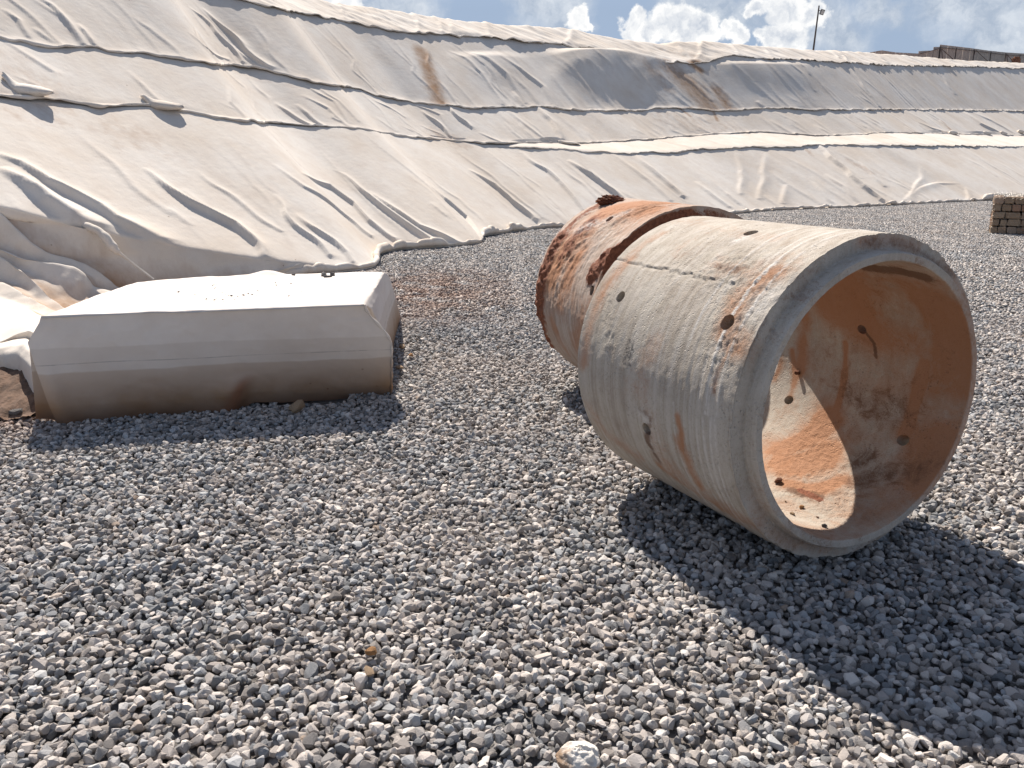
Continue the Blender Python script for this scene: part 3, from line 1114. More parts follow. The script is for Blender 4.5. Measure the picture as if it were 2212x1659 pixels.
def make_gravel():
    sp = 0.0255
    xs = np.arange(-7.5, 7.5, sp)
    ys = np.arange(1.05, NEAR, sp)
    X, Y = np.meshgrid(xs, ys)
    X = X + rng.uniform(-.5, .5, X.shape) * sp
    Y = Y + rng.uniform(-.5, .5, Y.shape) * sp
    X, Y = X.ravel(), Y.ravel()
    m = in_view(X, Y, 1.7)
    # leave out what lies under the block
    m &= ~((X > -2.75) & (X < -1.15) & (Y > 5.5) & (Y < 6.6))
    X, Y = X[m], Y[m]
    n = len(X)
    hz = 0.012 * fbm(X * 1.1, Y * 1.1, 5, 3)
    Zc = -0.026 + rng.uniform(-.015, .012, n) + hz
    s = 0.0395 * np.exp(rng.normal(0, .27, n))
    s = np.clip(s, .020, .070)
    Zc -= (s - .04) * .25
    rot = np.stack([rng.normal(0, .5, n), rng.normal(0, .5, n), rng.uniform(0, 6.283, n)], 1)
    scl = np.stack([s, s, s], 1)
    idx = rng.integers(0, 14, n)
    print('near stones', n)
    instance_gn('gravel_stones', np.stack([X, Y, Zc], 1), rot, scl, idx, [rock_mesh(100 + k, 1.0, 15 + k % 4) for k in range(14)],
                'loose angular grey and tan crushed stones covering the foreground', 'gravel', M_GRAV)
    # far part: patches of many low stones
    protos = [rock_mesh(300 + k, 1.0, 9, sub=False) for k in range(10)]
    PV = []
    for me in protos:
        v = np.zeros(len(me.vertices) * 3, np.float32)
        me.vertices.foreach_get('co', v)
        PV.append((v.reshape(-1, 3), np.array([p.vertices[:] for p in me.polygons])))
    tiles = []
    T = 1.25
    for k in range(5):
        r = np.random.default_rng(500 + k)
        sp2 = .034
        g = np.arange(-T / 2, T / 2, sp2)
        A, B = np.meshgrid(g, g)
        A = A.ravel() + r.uniform(-.5, .5, A.size) * sp2
        B = B.ravel() + r.uniform(-.5, .5, B.size) * sp2
        Vs, Fs, o = [], [], 0
        for a, b in zip(A, B):
            v, f = PV[r.integers(0, len(PV))]
            e = np.array([r.normal(0, .45), r.normal(0, .45), r.uniform(0, 6.283)])
            M = np.array(Matrix.Rotation(e[2], 3, 'Z') @ Matrix.Rotation(e[1], 3, 'Y') @ Matrix.Rotation(e[0], 3, 'X'))
            s_ = float(np.clip(.048 * math.exp(r.normal(0, .22)), .028, .075))
            Vs.append((v @ M.T) * s_ + np.array([a, b, r.uniform(-.014, .012)]))
            Fs.append(f + o)
            o += len(v)
        tiles.append(mesh_from('gravel_patch', np.concatenate(Vs), np.concatenate(Fs), False))
    for me in protos:
        bpy.data.meshes.remove(me)
    st = 1.12
    xs = np.arange(-24, 32, st)
    ys = np.arange(NEAR + T * .35, 42, st)
    X, Y = np.meshgrid(xs, ys)
    X, Y = X.ravel() + rng.uniform(-.05, .05, X.size), Y.ravel() + rng.uniform(-.05, .05, X.size)
    m = in_view(X, Y, 3.5) & toe_ok(X, Y, 0.6)
    X, Y = X[m], Y[m]
    n = len(X)
    rot = np.zeros((n, 3))
    rot[:, 2] = rng.integers(0, 4, n) * math.pi / 2
    print('patches', n)
    instance_gn('distant_gravel', np.stack([X, Y, np.full(n, -.018) + rng.uniform(-.003, .003, n)], 1), rot, np.ones((n, 3)), rng.integers(0, 5, n), tiles,
                'grey gravel spreading to the foot of the fabric slope', 'gravel', M_GRAV)


make_gravel()


# ------------------------------------------------------------------ concrete pipes
PR, PT, PTL, PB, PL = .6675, .6063, .0586, .5664, 1.105
NPHI = 512


def cyl_hit(c, th, rad, px, py, far=False):
    """ray through image point against a horizontal cylinder resting on the ground: local (s, phi) and 3D"""
    o = np.array([0, 0, H])
    d = ray(px, py)
    ax = np.array([math.cos(th), math.sin(th), 0])
    pr = np.array([-ax[1], ax[0], 0])
    c3 = np.array([c[0], c[1], PR])
    rel = o - c3
    a1, a2 = rel @ pr, rel[2]
    b1, b2 = d @ pr, d[2]
    A, B, C = b1 * b1 + b2 * b2, 2 * (a1 * b1 + a2 * b2), a1 * a1 + a2 * a2 - rad * rad
    disc = max(B * B - 4 * A * C, 0)
    t = (-B + (1 if far else -1) * math.sqrt(disc)) / (2 * A)
    p = o + d * t
    q = p - c3
    return q @ ax, math.atan2(q[2], q @ pr), np.array([q @ ax, q @ pr, q[2] + PR])


def mat_concrete(name, base1, base2, stain_amt=1.0):
    m, t, b = new_mat(name)
    tc = t.new('ShaderNodeTexCoord').outputs['Object']
    sp = t.new('ShaderNodeSeparateXYZ', ins={0: tc})
    x = sp.outputs[0]
    cyl = t.attr('ang')
    # streaks that run round the barrel
    sv = t.new('ShaderNodeCombineXYZ', ins={0: t.math('MULTIPLY', x, 1.0), 1: t.math('MULTIPLY', cyl, 0.05), 2: 0.0}).outputs[0]
    n0 = t.noise(tc, 4.5, 6, 0.62)
    n1 = t.noise(sv, 30, 6, 0.7)
    bore = t.attr('bore')
    n1 = t.math('ADD', t.math('MULTIPLY', t.math('SUBTRACT', n1, 0.46), t.math('SUBTRACT', 1.0, t.math('MULTIPLY', bore, 0.75))), 0.46)
    n2 = t.noise(tc, 45, 5, 0.7)
    n3 = t.noise(tc, 190, 3, 0.6)
    c = t.mix(t.mapr(n0, 0.38, 0.62), base1, base2)
    c = t.mix(t.mapr(t.noise(tc, 11, 6, 0.7, 0.5), 0.5, 0.68, 0, 0.42), c, (0.25, 0.18, 0.125))
    c = t.mix(t.mapr(t.noise(tc, 320, 2, 0.5), 0.35, 0.65, 0, 0.28), c, (0.60, 0.56, 0.50))
    c = t.mix(t.math('MULTIPLY', t.mapr(n1, 0.42, 0.66), 0.45), c, (0.60, 0.565, 0.52))
    c = t.mix(t.math('MULTIPLY', t.mapr(n1, 0.50, 0.30), 0.4), c, (0.26, 0.225, 0.19))
    c = t.mix(t.mapr(n2, 0.56, 0.74, 0, 0.35), c, (0.22, 0.17, 0.13))
    c = t.mix(t.mapr(n3, 0.58, 0.70, 0, 0.5), c, (0.13, 0.10, 0.08))
    warp = t.math('ADD', t.math('MULTIPLY', t.math('SUBTRACT', t.noise(tc, 13, 7, 0.72, 0.8), 0.5), 2.6), t.math('MULTIPLY', t.math('SUBTRACT', n3, 0.5), 0.9))
    warp = t.math('ADD', warp, t.math('MULTIPLY', t.math('SUBTRACT', t.noise(tc, 4.2, 5, 0.6), 0.5), 1.3))

    def mask(nm, lo, hi, wv=1.0):
        a = t.attr(nm)
        return t.math('MULTIPLY', t.mapr(t.math('ADD', a, t.math('MULTIPLY', warp, wv * .5)), lo, hi), t.mapr(a, 0.02, 0.15))
    c = t.mix(t.math('MULTIPLY', mask('rust', 0.15, 0.95), 0.78 * stain_amt), c, (0.375, 0.155, 0.060))
    c = t.mix(t.math('MULTIPLY', mask('brown', 0.3, 0.8, 1.4), 0.85), c, (0.14, 0.075, 0.045))
    c = t.mix(mask('soil', 0.35, 0.6, 1.2), c, t.mix(t.mapr(n2, 0.4, 0.6), (0.25, 0.095, 0.05), (0.15, 0.055, 0.03)))
    c = t.mix(t.math('MULTIPLY', t.attr('ink_shade'), t.mapr(t.noise(tc, 60, 3), 0.38, 0.58)), c, (0.10, 0.095, 0.09))
    c = t.mix(t.math('MULTIPLY', t.attr('pale'), t.mapr(n2, 0.35, 0.55)), c, (0.62, 0.58, 0.53))
    set_b(t, b, Base_Color=c, Roughness=0.88)
    b.inputs['Specular IOR Level'].default_value = 0.3
    rough_mask = t.math('ADD', t.attr('rough'), 0.18)
    v = t.new('ShaderNodeTexVoronoi', ins={'Vector': tc, 'Scale': 62.0})
    pits = t.mapr(v.outputs['Distance'], 0.0, 0.32, -0.8, 0)
    h = t.math('ADD', t.math('MULTIPLY', n3, 0.35), t.math('MULTIPLY', t.noise(tc, 80, 5, 0.7), rough_mask))
    h = t.math('ADD', h, t.math('MULTIPLY', pits, t.mapr(t.noise(tc, 7, 3), 0.5, 0.62)))
    bump(t, b, h, 0.85, 0.009)
    return m


M_CONC = mat_concrete('weathered_concrete', (0.44, 0.385, 0.31), (0.35, 0.29, 0.225))
M_CONC2 = mat_concrete('clay_smeared_concrete', (0.40, 0.285, 0.21), (0.33, 0.205, 0.14), 1.0)


def make_pipe(name, label, c, th, flip, holes, paint, mat, seed, disp):
    """surface of revolution round local x; holes cut where outer and bore rows share their s"""
    ns = 136
    s_out = np.linspace(0, PL, ns)
    dep = .060
    # closed profile: outer barrel -> back socket -> bore -> front tongue
    prof = [(s, PR, 'o') for s in s_out]
    prof += [(PL, (PR + .612) / 2, 'f'), (PL, .612, 'f'), (PL - dep * .5, .609, 'f'), (PL - dep, .605, 'f'), (PL - dep, .585, 'f'), (PL - dep, PB, 'f')]
    bore_rows = {}
    inner = [(i, s) for i, s in enumerate(s_out) if s < PL - dep - .006][::-1]
    for i, s in inner:
        bore_rows[i] = len(prof)
        prof.append((s, PB, 'i'))
    nb = len(prof)
    prof += [(-PTL * .35, PB, 'i'), (-PTL * .7, PB, 'i'), (-PTL + .004, PB, 'i'), (-PTL, PB + .004, 'f'), (-PTL, (PB + .600) / 2, 'f'), (-PTL, .596, 'f'), (-PTL + .005, .600, 'f'),
             (-PTL * .5, .603, 'f'), (-.003, PT, 'f'), (0, PT + .003, 'f'), (0, PT + .02, 'f'), (0, PT + .04, 'f'), (0.001, PR - .006, 'f')]
    S = np.array([p[0] for p in prof])
    Rr = np.array([p[1] for p in prof])
    K = np.array([p[2] for p in prof])
    if flip:
        S = PL - S - 0.0
    phi = np.linspace(0, 2 * np.pi, NPHI, endpoint=False)
    SS = np.repeat(S[:, None], NPHI, 1)
    RR = np.repeat(Rr[:, None], NPHI, 1)
    PH = np.repeat(phi[None], len(S), 0)
    n = len(S)
    key = np.zeros(SS.shape)
    key[K == 'i'] = 1
    key[K == 'f'] = 2
    # snap the grid onto the hole outlines
    removed = np.zeros((n, NPHI), bool)
    hole_idx = []
    for (hs, hp, hr) in holes:
        dphi = (PH[:ns] - hp + np.pi) % (2 * np.pi) - np.pi
        dx = SS[:ns] - hs
        dy = dphi * PR
        rr_ = np.hypot(dx, dy)
        inside = rr_ < hr
        # quads removed: every quad with an inside vertex
        iv = inside
        q = iv[:-1] | iv[1:]
        q = q | np.roll(q, -1, axis=1)
        vert_used_out = np.zeros_like(iv)     # vertices of removed quads
        vert_used_out[:-1] |= q
        vert_used_out[1:] |= q
        vert_used_out |= np.roll(vert_used_out, 1, axis=1) & np.roll(np.pad(q, ((0, 1), (0, 0))) | np.pad(q, ((1, 0), (0, 0))), 1, axis=1)
        ring = vert_used_out & ~inside
        ii, jj = np.nonzero(ring)
        ang = np.arctan2(dy[ii, jj], dx[ii, jj])
        for i, j, a in zip(ii, jj, ang):
            ns_, np_ = hs + hr * math.cos(a), hp + hr * math.sin(a) / PR
            SS[i, j], PH[i, j] = ns_, np_
            if i in bore_rows:
                SS[bore_rows[i], j], PH[bore_rows[i], j] = ns_, np_
        hole_idx.append(q)
    Q = np.zeros((ns - 1, NPHI), bool)
    for q in hole_idx:
        Q |= q
    # local positions without displacement, for painting
    base = np.stack([SS, RR * np.cos(PH), PR + RR * np.sin(PH)], -1)
    attrs = paint(base, key, SS, PH)
    RR = RR + disp(SS, PH, key, attrs)
    V = np.stack([SS, RR * np.cos(PH), PR + RR * np.sin(PH)], -1)
    Fq = []
    idx = np.arange(n * NPHI).reshape(n, NPHI)
    jn = (np.arange(NPHI) + 1) % NPHI
    keep = np.ones((n, NPHI), bool)
    keep[:ns - 1] = ~Q
    for i in range(ns - 1):
        if i in bore_rows and i + 1 in bore_rows:
            keep[bore_rows[i + 1]] = ~Q[i]            # bore rows run the other way
    nxt = (np.arange(n) + 1) % n
    a = idx
    b_ = idx[:, jn]
    c_ = idx[nxt][:, jn]
    d_ = idx[nxt]
    quads = np.stack([a, b_, c_, d_], -1)[keep]
    # hole walls
    walls = []
    for i in range(ns - 1):
        if not (i in bore_rows and i + 1 in bore_rows):
            continue
        row = np.nonzero(Q[i])[0]
        for j in row:
            j1 = (j + 1) % NPHI
            v = {'a': (i, j), 'b': (i, j1), 'c': (i + 1, j1), 'd': (i + 1, j)}
            nbq = [('ab', (i - 1, j)), ('bc', (i, j1)), ('cd', (i + 1, j)), ('da', (i, (j - 1) % NPHI))]
            for e, (qi, qj) in nbq:
                if 0 <= qi < ns - 1 and Q[qi, qj]:
                    continue
                p, q_ = v[e[0]], v[e[1]]
                walls.append((idx[p], idx[q_], idx[bore_rows[q_[0]], q_[1]], idx[bore_rows[p[0]], p[1]]))
    faces = np.concatenate([quads, np.array(walls, int).reshape(-1, 4)]) if walls else quads
    fl = {k: v_.ravel() for k, v_ in attrs.items()}
    fl['ang'] = np.cos(PH).ravel() * 3 + (PH.ravel() % (2 * np.pi)) * 0
    me = mesh_from(name, V.reshape(-1, 3), faces, True, fl)
    bm = bmesh.new()
    bm.from_mesh(me)
    loose = [v for v in bm.verts if not v.link_faces]
    bmesh.ops.delete(bm, geom=loose, context='VERTS')
    bmesh.ops.recalc_face_normals(bm, faces=bm.faces)
    bm.to_mesh(me)
    bm.free()
    me.set_sharp_from_angle(angle=R(42))
    o = link(name, me, mat)
    o.location = (c[0], c[1], 0)
    o.rotation_euler = (0, 0, th)
    tag(o, label, 'concrete pipe', 'perforated concrete pipes lying on the gravel')
    return o


PA_C, PA_T = (1.4006, 3.1916), 2.0248
PB_C, PB_T = (1.119, 5.132), 1.846
Z5 = lambda x, y: (1088.6 + x * .525, 381 + y * .525)


def painter(c, th, specs, extra=None):
    def paint(base, key, SS, PH):
        A = {k: np.zeros(SS.shape) for k in ('rust', 'brown', 'soil', 'ink_shade', 'pale', 'rough', 'bore')}
        A['bore'][key == 1] = 1
        Pf = base.reshape(-1, 3)
        kf = key.ravel()
        for nm, where, line, w, amt in specs:
            far = where == 'i'
            rad = PB if far else PR
            L = np.array([cyl_hit(c, th, rad, *Z5(x, y), far=far)[2] for x, y in line])
            if where == 'f':      # on the shoulder face: intersect plane s=0
                L = []
                ax = np.array([math.cos(th), math.sin(th), 0])
                for x, y in line:
                    d = ray(*Z5(x, y))
                    tt = ((np.array([c[0], c[1], 0]) - np.array([0, 0, H])) @ ax) / (d @ ax)
                    p = np.array([0, 0, H]) + d * tt - np.array([c[0], c[1], 0])
                    L.append([0, p @ np.array([-ax[1], ax[0], 0]), p[2]])
                L = np.array(L)
            m = np.nonzero((kf == {'o': 0, 'i': 1, 'f': 2}[where]) | ((kf == 2) if where != 'f' else False))[0]
            if len(L) == 1:
                L = np.concatenate([L, L + 1e-3])
            d, _, _ = polydist(Pf[m], L)
            a = A[nm].ravel()
            a[m] = np.maximum(a[m], amt * np.exp(-(d / w) ** 2))
            A[nm] = a.reshape(SS.shape)
        if extra:
            extra(A, base, key, SS, PH)
        return A
    return paint


specsA = [
    ('rust', 'o', [(1110, 400), (1050, 440), (960, 520), (930, 640), (960, 690)], .075, .95),
    ('rust', 'o', [(880, 360), (1000, 400), (1100, 430)], .06, .5),
    ('rust', 'o', [(1180, 330), (1020, 380)], .06, .45),
    ('rust', 'o', [(945, 700), (880, 800), (860, 890)], .018, .8),
    ('rust', 'o', [(715, 990), (730, 1060), (735, 1130)], .022, 1.3),
    ('rust', 'o', [(725, 1100), (760, 1180), (800, 1270)], .042, 1.05),
    ('rust', 'o', [(660, 1180), (800, 1300), (1000, 1420)], .085, .62),
    ('rust', 'o', [(600, 700), (560, 900), (640, 1100)], .08, .38),
    ('rust', 'o', [(640, 1190), (760, 1280), (900, 1370), (1010, 1430)], .035, .75),
    ('rust', 'o', [(990, 1230), (1040, 1340), (1100, 1440)], .03, .55),
    ('rust', 'o', [(520, 340), (420, 460), (360, 600), (330, 760)], .05, .8),
    ('rust', 'o', [(640, 240), (500, 340)], .05, .6),
    ('rust', 'o', [(350, 950), (420, 1060), (560, 1160)], .06, .45),
    ('rust', 'o', [(700, 180), (900, 220), (1200, 260)], .06, .3),
    ('brown', 'o', [(560, 960), (600, 1000), (590, 1090), (640, 1170)], .025, .75),
    ('brown', 'o', [(880, 370), (960, 390)], .03, .6),
    ('brown', 'o', [(860, 850), (870, 895)], .012, .6),
    ('rough', 'o', [(900, 380), (1080, 430), (960, 560), (930, 680)], .13, 1.3),
    ('rough', 'o', [(950, 250), (700, 400)], .12, .5),
    ('rough', 'o', [(430, 500), (440, 680)], .06, .7),
    ('pale', 'o', [(990, 250), (960, 262)], .03, .9),
    ('pale', 'o', [(560, 980), (590, 1000)], .02, .8),
    ('pale', 'o', [(1100, 480), (1040, 560)], .05, .6),
    # bore
    ('rust', 'i', [(1350, 450), (1560, 440), (1780, 520), (1850, 700), (1870, 900), (1850, 1050), (1770, 1200)], .17, 1.0),
    ('rust', 'i', [(1300, 520), (1450, 560), (1700, 640)], .14, .8),
    ('rust', 'i', [(1240, 560), (1235, 680), (1215, 800)], .045, 1.3),
    ('rust', 'i', [(1185, 720), (1200, 820), (1175, 920)], .022, 1.2),
    ('rust', 'i', [(1110, 830), (1140, 760)], .03, 1.0),
    ('rust', 'i', [(1405, 690), (1395, 850), (1360, 980), (1340, 1010)], .018, 1.1),
    ('rust', 'i', [(1730, 780), (1700, 900), (1650, 1050)], .035, 1.25),
    ('rust', 'i', [(1330, 1010), (1250, 1080), (1100, 1120)], .07, 1.1),
    ('rust', 'i', [(1110, 1180), (1200, 1200), (1310, 1160)], .10, 1.15),
    ('rust', 'i', [(1150, 1260), (1260, 1290), (1400, 1250)], .05, 1.1),
    ('brown', 'i', [(1480, 372), (1600, 385), (1730, 412)], .036, 1.5),
    ('brown', 'i', [(1450, 1250), (1560, 1230), (1700, 1210)], .07, .5),
    ('brown', 'i', [(1450, 1180), (1500, 1150)], .05, .7),
    ('brown', 'i', [(1480, 630), (1525, 690), (1530, 740)], .008, 1.2),
    ('brown', 'i', [(1180, 1290), (1290, 1320)], .03, .9),
    ('brown', 'i', [(1400, 900), (1600, 950)], .10, .38),
    ('soil', 'i', [(1220, 1290), (1300, 1330)], .02, .9),
    ('rough', 'i', [(1250, 1150), (1250, 1300), (1350, 1350)], .2, 1.2),
    # shoulder ring
    ('brown', 'f', [(1480, 275), (1560, 265), (1660, 280), (1760, 340), (1840, 410)], .018, .6),
    ('rust', 'f', [(1460, 270), (1600, 262), (1700, 300)], .03, .8),
    ('brown', 'f', [(1080, 590), (1020, 690), (975, 800), (945, 900)], .014, .7),
    ('rust', 'f', [(1000, 1400), (1150, 1500), (1400, 1545)], .03, .35),
]


def extraA(A, base, key, SS, PH):
    # the ink mark on the barrel: a smudged rectangle with a gap
    s0, p0, q0 = cyl_hit(PA_C, PA_T, PR, *Z5(520, 672))
    s1, p1, q1 = cyl_hit(PA_C, PA_T, PR, *Z5(525, 780))
    d = PH - p0
    d = (d + np.pi) % (2 * np.pi) - np.pi
    dp = (p1 - p0 + np.pi) % (2 * np.pi) - np.pi
    tt = d / dp
    inn = (key == 0) & (np.abs(SS - s0 + .012) < .030) & (tt > -.05) & (tt < 1.05)
    stripes = ((np.abs(SS - s0 - .008) < .008) | (np.abs(SS - s0 + .030) < .006) | (np.abs(tt - .5) < .22) | (np.abs(tt - .95) < .08))
    A['ink_shade'][inn & stripes] = .85
    A['ink_shade'][inn & (np.abs(tt - .15) < .10)] = .6
    # general dust on barrel near the ends and pale wear near the shoulder
    A['rust'] += np.where(key == 2, .17, 0)
    A['rust'] += np.where(key == 0, .16 * np.clip(fbm(SS * 4, PH * 2, 5, 3), 0, 1), 0)
    A['rust'] += np.where(key == 1, .30 + .14 * fbm(SS * 3, PH * 3, 6, 3), 0)
    A['brown'] += np.where(key == 1, .12, 0)
    A['rust'] *= np.where(key == 1, 1.0, .85)
    A['rust'] *= np.where(key == 1, np.clip(1.0 + .38 * fbm(SS * 3.5, PH * 2.2, 77, 4), .25, 1.3), 1)
    rad_ = np.hypot(base[..., 1], base[..., 2] - PR)
    A['ink_shade'] += np.where((key == 2) & (SS < .004) & (SS > -.012) & (rad_ < PT + .008), .22, 0)  # shadow line where the tongue meets the shoulder, painted as a dark ring
    A['brown'] += np.where((key == 2) & (SS < .01), .16 + .12 * fbm(PH * 3, SS * 20, 3, 3), 0)
    r = np.random.default_rng(4)
    for i in range(13):
        s0 = r.uniform(.03, .36)
        wv = s0 + .010 * np.sin(PH * r.uniform(.8, 2.2) + r.uniform(0, 6)) + .004 * vnoise(PH * 3, PH * 0 + i, i)
        r.uniform(.4, 1)
        wd = r.uniform(.003, .007)
        if i % 2:
            A['pale'] += np.where(key == 2, .25 / 6, 0)
            A['pale'] += np.where(key == 0, .95 * np.exp(-((SS - wv) / (wd * 1.3)) ** 2) * sstep(vnoise(PH * 1.5, PH * 0 + i * 3, 9 + i), -.3, .4), 0)


CRK = [cyl_hit(PA_C, PA_T, PR, *Z5(x, y))[:2] for x, y in ((478, 342), (560, 368), (640, 380), (740, 402), (820, 418), (950, 440), (1060, 462), (1150, 465))]


def dispA(SS, PH, key, A):
    d = 0.0008 * fbm(SS * 40, PH * 25, 3, 3)
    # turned ridges and trowel lines round the barrel towards the front end
    k = sstep(SS, .42, .30) * (key == 0)
    lines = np.zeros_like(SS)
    r = np.random.default_rng(4)
    for i in range(13):
        s0 = r.uniform(.03, .36)
        wv = s0 + .010 * np.sin(PH * r.uniform(.8, 2.2) + r.uniform(0, 6)) + .004 * vnoise(PH * 3, PH * 0 + i, i)
        lines += r.uniform(.4, 1) * (.0028 if i % 2 else -.0020) * np.exp(-((SS - wv) / r.uniform(.003, .007)) ** 2)
    d = d + lines * k
    d = d + .0004 * fbm(SS * 22, PH * .8, 14, 3) * (key == 0)
    # ragged cast seam along the barrel
    cs = np.array(CRK)
    o = np.argsort(cs[:, 0])
    pc = np.interp(SS, cs[o, 0], cs[o, 1])
    off = ((PH - pc + np.pi) % (2 * np.pi) - np.pi) * PR + .006 * fbm(SS * 30, SS * 0, 8, 3)
    amt = np.interp(SS, [0, .1, .35, .6, PL], [.3, .25, .7, 1, .8])
    d = d - .006 * amt * np.exp(-(off / .006) ** 2) * (key == 0) + .003 * amt * np.exp(-((off - .012) / .008) ** 2) * (key == 0)
    A['ink_shade'] = np.maximum(A['ink_shade'], .55 * amt * np.exp(-(off / .006) ** 2) * (key == 0))
    # crumbling shoulder edge
    ch = np.clip(fbm(PH * 14, PH * 0 + 2, 21, 4) - .1, 0, 1)
    d = d - .008 * ch * np.exp(-(SS / .010) ** 2) * (key == 0)
    rg = np.clip(A['rough'], 0, 1.3)
    d = d + .003 * rg * fbm(SS * 60, PH * 45, 31, 3)
    return d


def hole(c, th, x, y, inner=False, r=.031):
    s, p, _ = cyl_hit(c, th, PB if inner else PR, *Z5(x, y), far=inner)
    return (s, p % (2 * np.pi), r)


holesA = [hole(PA_C, PA_T, 480, 495, r=.028), hole(PA_C, PA_T, 920, 600, r=.033), hole(PA_C, PA_T, 587, 1040, r=.029), hole(PA_C, PA_T, 1016, 232, r=.031),
          hole(PA_C, PA_T, 1473, 630, True, .027), hole(PA_C, PA_T, 1172, 920, True, .029), hole(PA_C, PA_T, 1642, 1085, True, .031)]
print('holes', np.round(holesA, 2).tolist())
make_pipe('concrete_pipe', 'nearest pale perforated concrete pipe, open bore facing the camera with a rust stained inside', PA_C, PA_T, False,
          holesA, painter(PA_C, PA_T, specsA, extraA), M_CONC, 1, dispA)

specsB = [
    ('soil', 'o', [(440, 100), (340, 150), (230, 260)], .09, .68),
    ('soil', 'o', [(230, 260), (175, 370), (150, 470), (150, 560)], .10, 1.2),
    ('soil', 'o', [(150, 560), (175, 640), (205, 705)], .04, 1.0),
    ('soil', 'o', [(500, 290), (430, 330), (370, 400)], .085, 1.4),
    ('soil', 'o', [(720, 150), (620, 190), (540, 240), (480, 310), (430, 380)], .055, 1.4),
    ('soil', 'o', [(350, 200), (270, 290)], .15, .66),
    ('rust', 'o', [(380, 180), (270, 280), (200, 400)], .16, 1.1),
    ('rust', 'o', [(300, 330), (260, 420), (230, 520)], .12, .7),
    ('rust', 'o', [(420, 420), (350, 560), (300, 700)], .10, .55),
    ('rust', 'o', [(600, 140), (450, 130), (700, 110)], .14, 1.1),
    ('rough', 'o', [(560, 140), (400, 220), (250, 330)], .25, 1.3),
    ('brown', 'o', [(430, 170), (560, 150)], .05, .5),
    ('pale', 'o', [(300, 220), (400, 190), (500, 150)], .05, .6),
    ('rust', 'o', [(200, 600), (260, 720)], .08, .5),
]


def extraB(A, base, key, SS, PH):
    A['rust'] += .15 + .15 * fbm(SS * 4, PH * 3, 9, 3)
    low = sstep(base[..., 2], .55, .1)
    A['rust'] *= (1 - .5 * low)
    A['soil'][key == 1] = 0
    A['rust'][key == 1] = .5
    A['soil'] += np.where((key == 2) & (SS < .1) & (np.cos(PH) > -.35), .55, 0)
    # soil caked on the rim reaching from the crown to the far-left side
    A['soil'] += np.where((key == 2) & (SS < .1), .6 * sstep(np.sin(PH), .55, .75) * sstep(np.cos(PH), .02, .25), 0)


def dispB(SS, PH, key, A):
    d = .0015 * fbm(SS * 30, PH * 20, 13, 4)
    so = np.clip(A['soil'] - .25, 0, 1)
    d = d + so * (.016 + .016 * fbm(SS * 26, PH * 17, 41, 4)) * (key == 0)
    rg = np.clip(A['rough'], 0, 1.3)
    d = d + .006 * rg * fbm(SS * 24 + PH * 4, PH * 13, 33, 4)
    return d


holesB = [hole(PB_C, PB_T, 362, 470, r=.03), hole(PB_C, PB_T, 434, 175, r=.03)]
make_pipe('concrete_pipe', 'farther perforated concrete pipe caked with red clay, lying behind the pale one', PB_C, PB_T, True,
          holesB, painter(PB_C, PB_T, specsB, extraB), M_CONC2, 2, dispB)


# clods on the far pipe's crown
def lump(name, pos, size, mat, seed, label, cat, npts=22, group=None, rot=None):
    me = rock_mesh(seed, 1.0, npts)
    if mat:
        me.materials.clear()
        me.materials.append(mat)
    o = link(name, me)
    o.location = pos
    o.scale = size if hasattr(size, '__len__') else (size,) * 3
    o.rotation_euler = rot if rot else (random.uniform(-.3, .3), random.uniform(-.3, .3), random.uniform(0, 6))
    tag(o, label, cat, group)
    return o


def clod():
    s, p, q = cyl_hit(PB_C, PB_T, PR, *Z5(440, 108))
    ax = np.array([math.cos(PB_T), math.sin(PB_T)])
    nu, nv = 120, 60
    U_, V_ = np.meshgrid(np.linspace(0, 2 * np.pi, nu, endpoint=False), np.linspace(.02, np.pi - .02, nv))
    x, y, z = np.cos(U_) * np.sin(V_), np.sin(U_) * np.sin(V_), np.cos(V_)
    rr = 1 + .35 * np.abs(fbm(x * 3 + z * 2, y * 3 + z, 71, 4)) + .22 * fbm(x * 8 + z * 5, y * 8 - z * 4, 75, 3)
    P = np.stack([.085 * x * rr, .055 * y * rr, .030 * z * rr], -1)
    me = mesh_from('soil_clod', P.reshape(-1, 3), grid_faces(nv, nu, wrap=True), False)
    o = link('soil_clod', me, M_SOIL)
    o.location = (PB_C[0] + ax[0] * s - ax[1] * PR * math.cos(p), PB_C[1] + ax[1] * s + ax[0] * PR * math.cos(p), PR + PR * math.sin(p) + .012)
    o.rotation_euler = (0, 0, .35)
    tag(o, 'crumbly dark red soil clod on top of the farther pipe', 'soil clod')


clod()

# stones lying inside the near pipe
M_TAN = mat_simple('tan_stone', (0.50, 0.35, 0.22), 0.95, 0.35, 40, bmp=.8)
M_ORG = mat_simple('orange_stone', (0.52, 0.27, 0.11), 0.95, 0.45, 50, bmp=.8)
M_GSTONE = mat_simple('grey_stone', (0.20, 0.185, 0.175), 0.95, 0.5, 45, bmp=.8)


def in_pipe(x, y, size, mat, label, seed):
    s, p, q = cyl_hit(PA_C, PA_T, PB, *Z5(x, y), far=True)
    ax = np.array([math.cos(PA_T), math.sin(PA_T)])
    r_ = PB - size * .28
    pos = (PA_C[0] + ax[0] * s - ax[1] * r_ * math.cos(p), PA_C[1] + ax[1] * s + ax[0] * r_ * math.cos(p), PR + r_ * math.sin(p))
    return lump('pebble', pos, size, mat, seed, label, 'pebble', group='pebbles in the near pipe')


